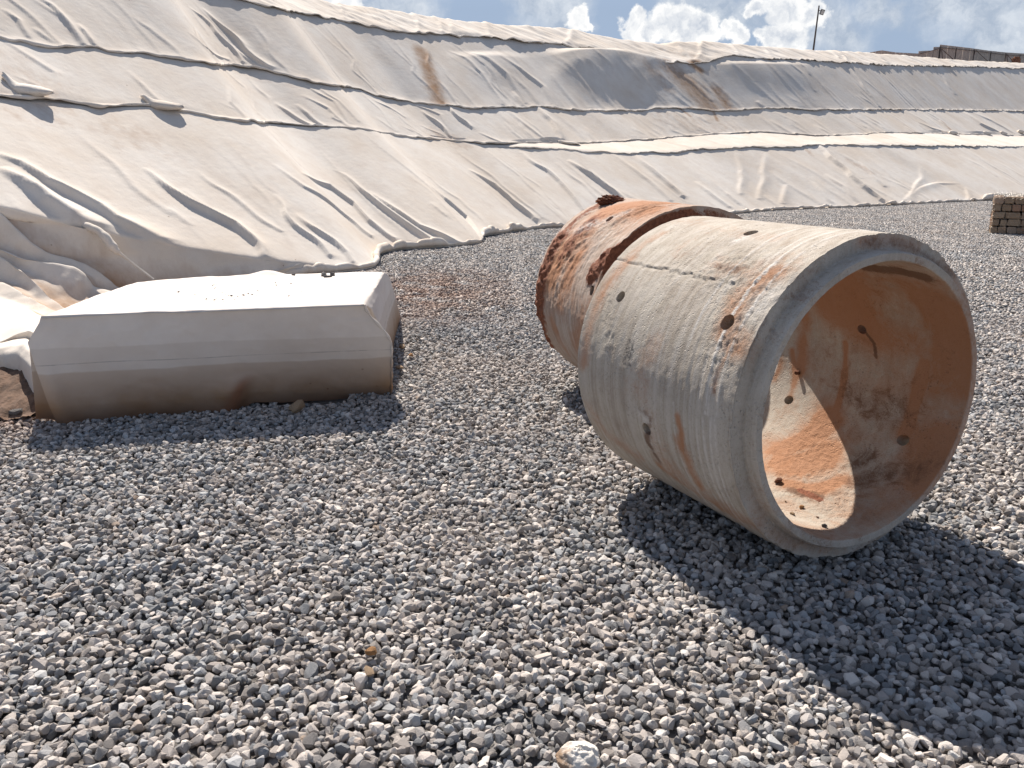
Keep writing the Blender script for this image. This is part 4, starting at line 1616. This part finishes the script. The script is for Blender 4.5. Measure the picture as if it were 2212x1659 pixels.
in_pipe(1225, 1365, .026, M_ORG, 'reddish pebble nearest the middle of the lit floor inside the near pipe', 41)
in_pipe(1187, 1392, .024, M_TAN, 'tan pebble at the left edge of the lit floor inside the near pipe', 42)
in_pipe(1318, 1443, .030, M_GSTONE, 'grey brown pebble at the front lip inside the near pipe', 43)
in_pipe(1130, 1262, .045, M_SOIL, 'flat red soil lump beside the left wall inside the near pipe', 44)
in_pipe(1160, 1340, .014, M_TAN, 'tiny tan pebble behind the left one inside the near pipe', 45)
in_pipe(1290, 1405, .014, M_SOIL, 'tiny red crumb just behind the front pebble inside the near pipe', 46)
in_pipe(1212, 808, .035, M_SOIL, 'red soil crumb stuck on the left wall inside the near pipe', 47)


# ------------------------------------------------------------------ fabric covered block
M_BFAB = mat_block_fabric()
M_CORE = mat_simple('block_core', (0.30, 0.27, 0.24), 0.95, 0.3, 6)


def make_block():
    zt = .68
    A = onz(87, 682, zt); B = onz(786, 657, zt); Cc = onz(830, 586, zt); Dd = onz(293, 608, zt)
    Ab = onz(107, 917, -.02); Bb = onz(843, 850, -.02)
    root = empty('covered_block', ((A[0] + B[0]) / 2, (A[1] + Cc[1]) / 2, 0))
    org = np.array(root.location)
    tag(root, 'long low block wrapped in pale fabric with a brown stained front', 'covered block')

    def fin(name, P, attr=None, mat=M_BFAB, flipf=False):
        P = P - org
        nr, nc = P.shape[:2]
        at = {'fold': attr if attr is not None else np.zeros((nr, nc)), 'stain': np.full((nr, nc), .05)}
        fc = grid_faces(nr, nc)
        if flipf: fc = fc[:, ::-1]
        me = mesh_from(name, P.reshape(-1, 3), fc, True, at)
        return link(name, me, mat, root)
    # core
    mb = MB()
    cs = [np.array([max(A[0], Ab[0]) + .10, max(A[1], Ab[1]) + .12, 0]), np.array([min(B[0], Bb[0]) - .08, max(B[1], Bb[1]) + .10, 0]), Cc + [-.10, -.08, 0], Dd + [.06, -.08, 0]]
    V = [tuple(np.array([p[0], p[1], -.02]) - org) for p in cs] + [tuple(np.array([p[0], p[1], zt - .03]) - org) for p in cs]
    mb.add(V, [(3, 2, 1, 0), (4, 5, 6, 7), (0, 1, 5, 4), (1, 2, 6, 5), (2, 3, 7, 6), (3, 0, 4, 7)])
    mb.build('concrete_core', M_CORE, root)
    # top sheet with sides: rings from the top outline outwards and down
    Dn = A + (Dd - A) * .55 + np.array([-.03, 0, 0])
    outline = np.array([A, B, B + (Cc - B) * .5, Cc, onz(577, 590.5, zt), onz(364, 600, zt), Dd, Dn])
    foot = np.array([A + [0, .03, -.2], np.append(onz(846, 800, 0)[:2], 0), np.append(onz(850, 742, 0)[:2], 0), np.append(onz(862, 690, 0)[:2], 0) + [0, .12, 0],
                     np.append(onz(577, 590, zt)[:2] + [0, .35], 0), np.append(onz(364, 600, zt)[:2] + [-.05, .35], 0), np.append(Dd[:2] + [-.12, .3], 0), np.append(Dn[:2] + [-.25, .1], 0)])
    foot[0, 2] = .0
    na, nt, nd = 420, 46, 60
    segd = np.linalg.norm(np.diff(np.concatenate([outline, outline[:1]]), axis=0)[:, :2], axis=1)
    cd = np.concatenate([[0], np.cumsum(segd)])
    qa = np.linspace(0, cd[-1], na, endpoint=False)
    O = np.stack([np.interp(qa, cd, np.append(outline[:, k], outline[0, k])) for k in range(3)], 1)
    Ft = np.stack([np.interp(qa, cd, np.append(foot[:, k], foot[0, k])) for k in range(3)], 1)
    cen = outline.mean(0)
    ringsP = []
    for t_ in np.linspace(0.0, 1, nt):
        P_ = cen + (O - cen) * t_
        P_[:, 2] = zt - .012 * np.exp(-(1 - t_) / .02)
        ringsP.append(P_)
    rgt = np.exp(-np.abs((qa - (cd[1] + cd[3]) / 2) / ((cd[3] - cd[1]) / 2 + .1)) ** 6)       # right side only
    for t_ in np.linspace(0.03, 1, nd):
        P_ = O + (Ft - O) * t_
        hor = Ft - O
        hor[:, 2] = 0
        bul = np.interp(t_, [0, .1, .2, .34, 1], [0, .055, .10, .13, .03])
        P_ = P_ + hor / (np.linalg.norm(hor, axis=1)[:, None] + 1e-6) * (bul * (.25 + .75 * rgt) + .022 * rgt * np.sin(qa * 26 + np.sin(qa * 9)) * sstep(t_, .0, .5))[:, None]
        P_[:, 2] = (zt - .012) * (1 - t_)
        zf = np.interp(t_, [0, .06, .18, .34, 1], [0, .015, .06, .17, zt - .012])
        P_[:, 2] = zt - .012 - zf
        ringsP.append(P_)
    P = np.array(ringsP)
    flat = np.arange(len(P)) < nt
    X, Y = P[..., 0], P[..., 1]
    P[..., 2] += flat[:, None] * .006 * fbm(X * 4, Y * 4, 3, 3)
    for (bx, by, w_, h_) in ((577, 596, .14, .045), (490, 630, .12, .022), (445, 640, .3, .012)):
        q = onz(bx, by, zt)
        P[..., 2] += h_ * np.exp(-(((X - q[0]) / w_) ** 2 + ((Y - q[1]) / (w_ * .6)) ** 2)) * flat[:, None]
    # the front side stays tucked behind the hanging panel
    fr_ = (qa < cd[1])
    for k in range(nt, len(P)):
        P[k, fr_, 1] = np.maximum(P[k, fr_, 1], O[fr_, 1] + .03)
    P = P - org
    fc = grid_faces(len(P), na, wrap=True)
    me = mesh_from('top_cover', P.reshape(-1, 3), fc, True, {'fold': np.zeros(P.shape[:2]), 'stain': np.full(P.shape[:2], .05)})
    link('top_cover', me, M_BFAB, root)
    # front panel hanging on its own, with a ragged right edge that stands off
    n, m = 220, 90
    S_, T_ = np.meshgrid(np.linspace(0, 1, n), np.linspace(0, 1, m))     # T: 0 top, 1 bottom
    leftx = np.interp(T_[:, 0], [0, .05, .22, .42, .7, 1], [0, -.012, -.085, -.055, -.01, .045])
    rightx = np.interp(T_[:, 0], [0, .05, .12, .20, .28, .39, .6, .8, .93, 1.0], [0, .004, .025, .06, .095, .115, .08, .045, .02, .0])
    topl = A + (B - A) * S_[..., None]
    botl = Ab + (Bb - Ab) * S_[..., None]
    P = topl * (1 - T_)[..., None] + botl * T_[..., None]
    dirx = (B - A) / np.linalg.norm(B - A)
    P = P + dirx * ((leftx[:, None] * (1 - S_) ** 6 + (rightx[:, None] - 0.0 * T_[:, :1]) * S_ ** 10))[..., None]
    out = np.array([.12, -.99, 0])
    o = -.004 + .05 * np.sin(T_ * np.pi) * 0.4 - .012
    o = o + .035 * sstep(T_, .1, .9) * np.exp(-((S_ - .03) / .03) ** 2) + .05 * S_ ** 10 * sstep(T_, .05, .4)
    # the crease near the middle of the lower hem
    q = np.stack([S_.ravel(), T_.ravel()], 1)
    d, t_, near = polydist(q, np.array([(.60, .62), (.56, .72), (.535, .82), (.50, 1.0)]))
    side = q[:, 0] - near[:, 0]
    rg = (np.where(side > 0, np.exp(-(d / .03) ** 2), np.exp(-(d / .10) ** 2)) * sstep(t_, 0, .5)).reshape(S_.shape)
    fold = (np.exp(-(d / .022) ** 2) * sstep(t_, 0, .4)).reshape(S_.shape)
    o = o + .07 * rg + .008 * fbm(S_ * 5, T_ * 2, 9, 3) + .0025 * fbm(S_ * 26, T_ * 12, 19, 2)
    P = P + out * o[..., None]
    # hem height: dips in the middle left, lifts to the right
    hem = np.interp(S_, [0, .1, .3, .45, .53, .57, .65, .8, 1], [0, -.02, -.01, .0, .0, .03, .012, .0, 0.0])
    P[..., 2] += hem * T_ ** 3 - .0
    P[..., 2] = np.where(T_ < .06, P[..., 2] - .010 * (T_ / .06), P[..., 2] - .010)
    P[0, :, 2] = zt - .004
    fin('front_panel', P, fold)
    Vt, Ft_ = tube(P[1:, -1] - org + np.array([.002, -.004, 0]), .0075 + .003 * np.sin(np.arange(m - 1) * .5), 6)
    ed = mesh_from('panel_edge', Vt, Ft_, True, {'fold': np.zeros(len(Vt)), 'stain': np.zeros(len(Vt))})
    link('panel_edge', ed, M_BFAB, root)
    # left side flap: narrow strip seen behind the panel's left edge
    n, m = 30, 70
    S_, T_ = np.meshgrid(np.linspace(0, 1, n), np.linspace(0, 1, m))
    top2 = A + np.array([-.0, .05, -.02])
    q0 = onz(62, 735, .52); q1 = onz(78, 905, .0)
    L_ = np.array([np.interp(T_[:, 0], [0, .25, 1], [top2[k], q0[k] - (0.0 if k else .0), q1[k]]) for k in range(3)]).T
    Rr_ = P[:, 4][np.linspace(0, len(P) - 1, m).astype(int)] + np.array([.02, .03, 0])
    P2 = L_[:, None] * (1 - S_)[..., None] + Rr_[:, None] * S_[..., None]
    P2[..., 1] += .04 * np.sin(S_ * np.pi)
    fin('side_flap', P2)
    return root, zt


blk, ZT = make_block()


# grit and stones on the block
def make_grit():
    r = np.random.default_rng(12)
    bm = bmesh.new()
    spots = [(r.normal(500, 60), r.normal(628, 10)) for _ in range(26)] + [(r.uniform(400, 680), r.uniform(608, 650)) for _ in range(16)]
    for x, y in spots:
        me = rock_mesh(700 + r.integers(0, 5), 1.0, 9, sub=False)
        p = onz(x, np.clip(y, 603, 655), ZT + .012)
        sz = r.uniform(.011, .026)
        me.transform(Matrix.Translation(Vector(p)) @ Matrix.Rotation(r.uniform(0, 6), 4, 'Z') @ Matrix.Diagonal((sz, sz, sz * .7, 1)))
        bm.from_mesh(me)
        bpy.data.meshes.remove(me)
    me = bpy.data.meshes.new('gravel_grit')
    bm.to_mesh(me)
    bm.free()
    o = link('gravel_grit', me, M_GSTONE)
    tag(o, 'small dark grit scattered over the white top of the covered block', 'grit', kind='stuff')


make_grit()


def stone_on(px, py, z, size, mat, seed, label, name='stone', cat='stone', group=None, scl=(1, 1, 1), rot=None):
    p = onz(px, py, z)
    p[2] = z + size * scl[2] * .22
    return lump(name, tuple(p), tuple(size * s for s in scl), mat, seed, label, cat, group=group, rot=rot)


stone_on(634, 595, ZT, .055, M_GSTONE, 51, 'lone flat grey stone on the back edge of the white block top', scl=(1, .7, .6))
stone_on(699, 597, ZT, .085, M_GSTONE, 52, 'left and largest grey stone of the heap on the block top', scl=(1, .8, .75))
stone_on(718, 597, ZT, .060, M_GSTONE, 53, 'rightmost upright stone of the heap on the block top', scl=(.8, .8, 1.1))
stone_on(708, 600, ZT, .065, M_GSTONE, 54, 'front middle stone of the heap on the block top', scl=(1.2, .8, .6))
stone_on(643, 888, .0, .115, M_TAN, 55, 'tan fist-sized rock in the shadow before the covered block', name='rock', cat='rock', scl=(1, .9, 1.0))
stone_on(801, 1416, .0, .050, M_ORG, 56, 'bright orange stone lying in the open grey gravel', scl=(.9, .8, 1.3), rot=(.2, .3, .5))
stone_on(797, 1452, .0, .05, M_TAN, 57, 'flat tan stone just below the bright orange stone', scl=(1.2, .8, .5))
stone_on(868, 752, .0, .10, M_TAN, 58, 'farthest large tan rock right of the covered block', name='rock', cat='rock', scl=(1.2, .8, .6))
stone_on(888, 769, .0, .07, M_ORG, 59, 'small orange rock right of the covered block', name='rock', cat='rock', scl=(1.2, .8, .6))
stone_on(862, 795, .0, .105, M_TAN, 60, 'nearest flat tan rock beside the right edge of the covered block', name='rock', cat='rock', scl=(1.1, .8, .5))
stone_on(37, 896, .0, .11, M_GSTONE, 61, 'grey rock at the left corner of the covered block', name='rock', cat='rock', scl=(1.2, .9, .7))
stone_on(990, 675, .0, .06, mat_simple('pale_stone', (0.62, 0.58, 0.54), .9), 62, 'pale stone alone in gravel between the block and the pipes', scl=(1, .8, .8))


# brown soil strip left of the block
def soil_bank():
    n = 60
    a, b = onz(-160, 900, 0), onz(66, 905, 0)
    S_, T_ = np.meshgrid(np.linspace(0, 1, n), np.linspace(0, 1, 40))
    P = a + (b - a) * S_[..., None]
    P[..., 1] += T_ * .95
    P[..., 2] = .012 + .20 * np.sin(T_ * np.pi * .6) ** 1.3 + .02 * fbm(S_ * 9, T_ * 5, 4, 4)
    me = mesh_from('soil_bank', P.reshape(-1, 3), grid_faces(40, n), True)
    o = link('soil_bank', me, mat_simple('brown_earth', (0.20, 0.125, 0.085), 1.0, .6, 12, bmp=.9))
    tag(o, 'low bank of brown earth showing under the fabric left of the block', 'soil bank')


soil_bank()


# crumpled white lump at the lower edge of the picture
def white_lump():
    p = onz(1250, 1655, 0)
    m, t, b = new_mat('muddy_white_plastic')
    P = t.new('ShaderNodeTexCoord').outputs['Object']
    n = t.noise(P, 28, 5, .65)
    sp = t.new('ShaderNodeSeparateXYZ', ins={0: P})
    k = t.math('ADD', t.mapr(sp.outputs[0], -.01, -.07, 0, .45), t.mapr(sp.outputs[2], .05, .0, 0, .35))
    c = t.mix(t.mapr(t.math('ADD', n, k), .55, .85), (.74, .69, .62), (.33, .22, .14))
    set_b(t, b, Base_Color=c, Roughness=.7)
    bump(t, b, t.noise(P, 70, 5, .7), .8, .01)
    nu, nv = 64, 48
    U_, V_ = np.meshgrid(np.linspace(0, 2 * np.pi, nu, endpoint=False), np.linspace(0.02, np.pi - .02, nv))
    r = 1 + .10 * fbm(U_ * 2 / np.pi * 2, V_ * 3, 3, 4) - .10 * np.abs(vnoise(U_ * 2.2, V_ * 3.4, 9))
    X = .062 * r * np.cos(U_) * np.sin(V_)
    Y = .05 * r * np.sin(U_) * np.sin(V_)
    Zz = .045 * r * np.cos(V_) + .02
    me = mesh_from('plastic_scrap', np.stack([X, Y, Zz], -1).reshape(-1, 3), grid_faces(nv, nu, wrap=True), True)
    o = link('plastic_scrap', me, m)
    o.location = tuple(p)
    tag(o, 'crumpled muddy white lump half buried in gravel at the bottom edge', 'litter')


white_lump()


# ------------------------------------------------------------------ sandbags and cloth corners on the slope
def surface_point(px, py):
    """point of the base slope under an image point"""
    Vc = np.linspace(0, 1, 260)[:, None] * cumW[:, -1][None]
    if not hasattr(surface_point, 'P'):
        surface_point.P = eval_surf(Vc)
        surface_point.q = proj(surface_point.P)
    qx, qy = surface_point.q
    k = np.unravel_index(((qx - px) ** 2 + (qy - py) ** 2).argmin(), qx.shape)
    return surface_point.P[k]


def sandbag(px, py, L, W_, Hh, label, seed, tip=0.0, rz=0.74):
    n1, n2 = 36, 20
    U_, V_ = np.meshgrid(np.linspace(0, 2 * np.pi, n1, endpoint=False), np.linspace(0.02, np.pi - .02, n2))
    x = -np.cos(V_)
    cr = np.sin(V_) ** .7
    X = L / 2 * x
    Y = W_ / 2 * cr * np.cos(U_)
    Zz = Hh / 2 * cr * np.sin(U_) * (1 - .35 * x)
    k = sstep(-x, .2, 1.0)
    Zz = Zz + tip * k ** 2
    Y = Y * (1 - .5 * k)
    nz = 1 + .07 * fbm(U_ * 1.3 + seed, V_ * 2, seed, 3)
    P = np.stack([X * nz, Y * nz, Zz * nz], -1)
    me = mesh_from('sandbag', P.reshape(-1, 3), grid_faces(n2, n1, wrap=True), True, {'stain': np.full((n2, n1), .22)})
    o = link('sandbag', me, M_FAB)
    p = surface_point(px, py)
    o.location = (p[0] + EG[0] * -.05, p[1] + EG[1] * -.05, p[2] + Hh * .30 + .03)
    o.rotation_euler = (0.1, 0.05, rz)
    tag(o, label, 'sandbag', 'sandbags holding the fabric seams')
    return o


sandbag(62, 210, .62, .40, .17, 'leftmost sandbag on the slope with one tall pointed corner', 1, tip=.17, rz=.25)
sandbag(352, 240, .62, .38, .16, 'second sandbag from the left with a folded corner on the slope', 2, tip=.10, rz=.25)
sandbag(1225, 312, .9, .34, .10, 'flat sandbag at the seam above the farther pipe', 3, rz=.74)
sandbag(2056, 291, .85, .42, .22, 'leftmost of the four small sandbags on the right ledge', 4)
sandbag(2128, 292, .85, .42, .22, 'second small sandbag on the right ledge touching its right neighbour', 5)
sandbag(2164, 291, .85, .42, .22, 'third small sandbag on the right ledge touching its left neighbour', 6)
sandbag(2203, 288, .85, .42, .22, 'rightmost sandbag on the ledge at the picture edge', 7)


# ------------------------------------------------------------------ gabion
def mat_gabion():
    m, t, b = new_mat('gabion_stone')
    rnd = t.new('ShaderNodeObjectInfo').outputs['Random']
    P = t.new('ShaderNodeTexCoord').outputs['Object']
    n = t.noise(P, 14, 5, .65)
    c = t.ramp(rnd, [(0, (.27, .185, .12)), (.3, (.38, .28, .19)), (.6, (.34, .24, .165)), (.8, (.31, .14, .08)), (1, (.45, .35, .26))])
    c = t.mix(t.mapr(n, .4, .7, 0, .5), c, (.14, .10, .075))
    set_b(t, b, Base_Color=c, Roughness=.95)
    bump(t, b, n, .8, .02)
    return m


def make_gabion():
    o0 = onz(2136, 504, 0)
    rz = math.atan2(-.49, .87)
    root = empty('gabion', tuple(o0), rz)
    tag(root, 'wire gabion basket packed with squared brown stones at the right edge', 'gabion')
    MG = mat_gabion()
    Hh, Ln, Dp = .82, 2.1, .9
    r = random.Random(3)

    def stone_me(k):
        bm = bmesh.new()
        bmesh.ops.create_cube(bm, size=1)
        bmesh.ops.bevel(bm, geom=bm.edges[:] + bm.verts[:], offset=.10, segments=1, affect='EDGES')
        rr = random.Random(k)
        for v in bm.verts:
            v.co += Vector((rr.uniform(-.07, .07), rr.uniform(-.07, .07), rr.uniform(-.08, .08)))
        me = bpy.data.meshes.new('stone')
        bm.to_mesh(me)
        bm.free()
        me.materials.append(MG)
        return me
    pool = [stone_me(k) for k in range(8)]

    def put(c, s, k=None):
        o = bpy.data.objects.new('stone', pool[r.randrange(8)])
        COL.objects.link(o)
        o.parent = root
        o.location = c
        o.scale = s
        o.rotation_euler = (0, r.uniform(-.03, .03), r.choice([0, math.pi]) + r.uniform(-.04, .04))
    rowh = Hh / 5
    first = {4: [.21, .21, .25], 3: [.18, .20, .18, .2], 2: [.27, .30, .2], 1: [.16, .15, .28, .2], 0: [.16, .18, .19, .2]}
    for k in range(5):
        zc = (k + .5) * rowh
        x = r.uniform(0, .02)
        ws = list(first[k])
        while x < Ln:
            w = ws.pop(0) if ws else r.uniform(.15, .3)
            put((x + w / 2, .10 + r.uniform(-.012, .012), zc), (w - .016, .2, rowh - .014))
            x += w
        y = .22
        while y < Dp:
            w = r.uniform(.15, .27)
            put((.10 + r.uniform(-.01, .01), y + w / 2, zc), (.2, w - .016, rowh - .014))
            y += w
    # loose stones closing the top
    y = .25
    while y < Dp - .1:
        x = .24
        while x < Ln - .1:
            w = r.uniform(.16, .28)
            put((x + w / 2, y + .1, Hh - .09), (w - .015, .2, .14))
            x += w
        y += .21
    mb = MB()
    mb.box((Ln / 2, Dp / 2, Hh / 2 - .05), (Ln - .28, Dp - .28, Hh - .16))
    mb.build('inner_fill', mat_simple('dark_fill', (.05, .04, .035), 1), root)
    # hexagonal wire
    mb = MB()
    cell, rad = .085, .0016

    def hexnet(f, w, h, ragged=0):
        nx, ny = int(w / cell), int(h / (cell * .75))
        for j in range(ny + 1):
            for i in range(nx + 1):
                x0, y0 = i * cell + (cell / 2 if j % 2 else 0), j * cell * .75
                if x0 > w or y0 > h: continue
                a = (x0, y0)
                b1, b2, c_ = (x0 - cell / 2, y0 + cell * .25), (x0 + cell / 2, y0 + cell * .25), (x0, y0 - cell * .45)
                for q in (b1, b2, c_):
                    if 0 <= q[0] <= w and -.01 <= q[1] <= h:
                        mb.tube([f(*a), f((a[0] + q[0]) / 2, (a[1] + q[1]) / 2), f(*q)], rad, 3)
    wob = lambda x: .012 * math.sin(x * 9) + .01 * math.sin(x * 23)
    hexnet(lambda x, z: (x, -.012 + .004 * math.sin(x * 30), z), Ln, Hh)
    hexnet(lambda x, z: (-.012, x, z), Dp, Hh)
    # the loose lid curling up over the front edge
    hexnet(lambda x, z: (x, -.01 + .02 * math.sin(x * 7), Hh + z + wob(x) * (z / .1)), Ln, .13)
    hexnet(lambda x, z: (x, z, Hh + .03 + wob(x + z * 3)), Ln, Dp)
    for a, b_ in (((0, 0, 0), (0, 0, Hh)), ((0, 0, Hh), (Ln, 0, Hh)), ((0, 0, .005), (Ln, 0, .005)), ((0, 0, Hh), (0, Dp, Hh)), ((0, Dp, 0), (0, Dp, Hh)), ((Ln, 0, 0), (Ln, 0, Hh))):
        mb.bar(np.array(a) + [-.012, -.014, 0], np.array(b_) + [-.012, -.014, 0], .003)
    mb.build('wire_mesh', M_WIRE, root)


make_gabion()


# ------------------------------------------------------------------ fence and lamp pole on the top
def plateau(px):
    """height and distance of the crest seen at image column px"""
    C_ = KN[-1]
    x, _ = proj(C_)
    k = np.abs(x - px).argmin()
    return C_[k]


def make_fence():
    M_SHEET = mat_simple('corrugated_sheet', (0.58, 0.50, 0.42), 0.6, 0.35, 3, metal=0.0)
    top = [(1879, 113), (1905, 108.5), (1935, 113), (1984, 115.5), (1985, 110.4), (2003, 109.3), (2016.5, 109), (2017, 101.4), (2030, 101), (2031, 96.1), (2065, 100), (2097, 103.7),
           (2134, 109), (2172, 113), (2212, 115.5), (2330, 121)]
    tx, ty = np.array(top).T
    c0, c1 = plateau(1879), plateau(2212)
    back = 9.0
    # the fence line, 9 m behind the crest
    A = c0[:2] + EG * back
    dirf = (c1[:2] - c0[:2]) / np.linalg.norm(c1[:2] - c0[:2])

    def at(px, py):
        d = ray(px, py)
        # intersect with the vertical plane through A along dirf
        nrm = np.array([-dirf[1], dirf[0]])
        t = (A @ nrm) / (d[:2] @ nrm)
        return np.array([d[0] * t, d[1] * t, H + d[2] * t])
    p0 = at(1879, 113)
    zb = c1[2] - .1
    root = empty('fence', (p0[0], p0[1], zb))
    tag(root, 'brown corrugated sheet fence with braced posts on top of the slope', 'fence')
    org = np.array(root.location)
    dn = np.array([dirf[0], dirf[1], 0])
    nn = np.array([-dirf[1], dirf[0], 0])
    if nn[1] > 0: nn = -nn            # towards the camera
    print('fence: base', org.round(2), 'top z', at(2031, 96)[2].round(2), 'crest', c0.round(1), c1.round(1))
    # panels
    edges = [1879, 1892, 1905, 1920, 1935, 1951, 1968, 1984.5, 2003, 2016.8, 2030.5, 2048, 2065, 2081, 2097, 2115, 2134, 2153, 2172, 2192, 2212, 2235, 2260, 2290, 2325]
    for a, b in zip(edges[:-1], edges[1:]):
        ta, tb = float(np.interp(a + .6, tx, ty)), float(np.interp(b - .6, tx, ty))
        Pa, Pb = at(a, ta), at(b, tb)
        L = np.linalg.norm((Pb - Pa)[:2])
        k = max(8, int(L / .035))
        s = np.linspace(0, 1, k + 1)
        cor = .018 * np.cos(s * L / .15 * 2 * np.pi)
        Vt = Pa + (Pb - Pa) * s[:, None] + nn * cor[:, None]
        Vb = Vt.copy()
        Vb[:, 2] = zb
        V = np.concatenate([Vt, Vb]) - org
        Vk = V - nn * .006
        nvv = len(V)
        Fc = [(i, i + 1, k + 1 + i + 1, k + 1 + i) for i in range(k)]
        Fc += [(nvv + i + 1, nvv + i, nvv + k + 1 + i, nvv + k + 2 + i) for i in range(k)]
        Fc += [(i + 1, i, nvv + i, nvv + i + 1) for i in range(k)]
        MB().add(np.concatenate([V, Vk]), Fc).build('panel', M_SHEET, root)
    rail_y = lambda px: float(np.interp(px, [1984, 2031, 2097, 2172, 2212, 2330], [116, 103, 109, 119, 120, 127]))
    # rails between posts
    posts = [(2030.5, 100), (2065, 103), (2104, 107), (2140, 112), (2172, 115), (2203, 118), (2240, 120), (2280, 122)]
    prev = None
    for px, py in posts:
        t = at(px, py) + nn * .06 - org
        bse = t.copy()
        bse[2] = 0
        MB().bar(bse, t, .045 if px != 2030.5 else .07).build('post', M_STEEL, root)
        r_ = at(px, rail_y(px)) + nn * .14 - org
        if prev is not None:
            MB().bar(prev, r_, .028).build('rail', M_RUSTY, root)
        prev = r_
    a0 = at(1986, 116) + nn * .14 - org
    b0 = at(2030, 104) + nn * .14 - org
    MB().bar(a0, b0, .03).build('rail', M_RUSTY, root)
    for px, py, spans in ((2030.5, 106, (-7, 11)), (2104, 108, (-13, 11)), (2172, 117, (-6, 7))):
        t = at(px, py) + nn * .16 - org
        for dpx in spans:
            f_ = at(px + dpx, py + 18) + nn * .55 - org
            v = f_ - t
            f_ = t + v * min(t[2] / max(t[2] - f_[2], .1), 2.2)
            MB().bar(t, f_, .032).build('brace', M_RUSTY, root)
    # reddish boards heaped at a brace
    e = at(2173, 127) + nn * 1.2
    zt = e[2]
    h = empty('brick_heap', (e[0], e[1], zb))
    tag(h, 'small heap of reddish bricks at the foot of a fence brace', 'brick heap')
    mb_mat = mat_simple('red_brick', (.42, .19, .11), .9, .4, 5)
    r = random.Random(2)
    nl = max(3, int((zt - zb + .25) / .1))
    for L_ in range(nl):
        for i in range(5 - (L_ >= nl - 2) * 2):
            MB().box(((i - 2 + (L_ >= nl - 2)) * .21 + r.uniform(-.03, .03), r.uniform(-.05, .05), .05 + L_ * .1), (.2, .2, .095), r.uniform(-.15, .15)).build('brick', mb_mat, h)


make_fence()


def make_pole():
    c = plateau(1757)
    Y = c[1] + 7
    b_ = aty(1757, 108, Y)
    t_ = aty(1769.5, 12, Y)
    ax = (t_ - b_) / (t_ - b_)[2]
    zb = c[2] - .05
    bot = b_ + ax * (zb - b_[2])
    root = empty('lamp_pole', tuple(bot))
    tag(root, 'thin leaning lamp pole with one floodlight rising above the slope', 'lamp pole')
    MB().tube([np.zeros(3), (b_ - bot), (t_ - bot)], [.07, .055, .04], 10).build('pole', M_STEEL, root, smooth=True)
    q = aty(1776, 26, Y) - bot
    s = (q - np.zeros(3))
    arm = aty(1768.6, 22, Y) - bot
    MB().bar(arm, q + [0, 0, .05], .02).build('arm', M_STEEL, root)
    mb = MB()
    rot = Matrix.Rotation(.3, 3, 'X') @ Matrix.Rotation(.25, 3, 'Y')
    mb.box(q, (.24, .10, .30), 0, rot)
    fl = mb.build('floodlight', mat_simple('lamp_housing', (.13, .14, .15), .5), root)
    g = MB().box(q + np.array([.01, -.065, -.02]), (.18, .02, .22), 0, rot).build('lens', mat_simple('lamp_glass', (.45, .47, .48), .3), fl)
    g.matrix_parent_inverse = Matrix()


make_pole()
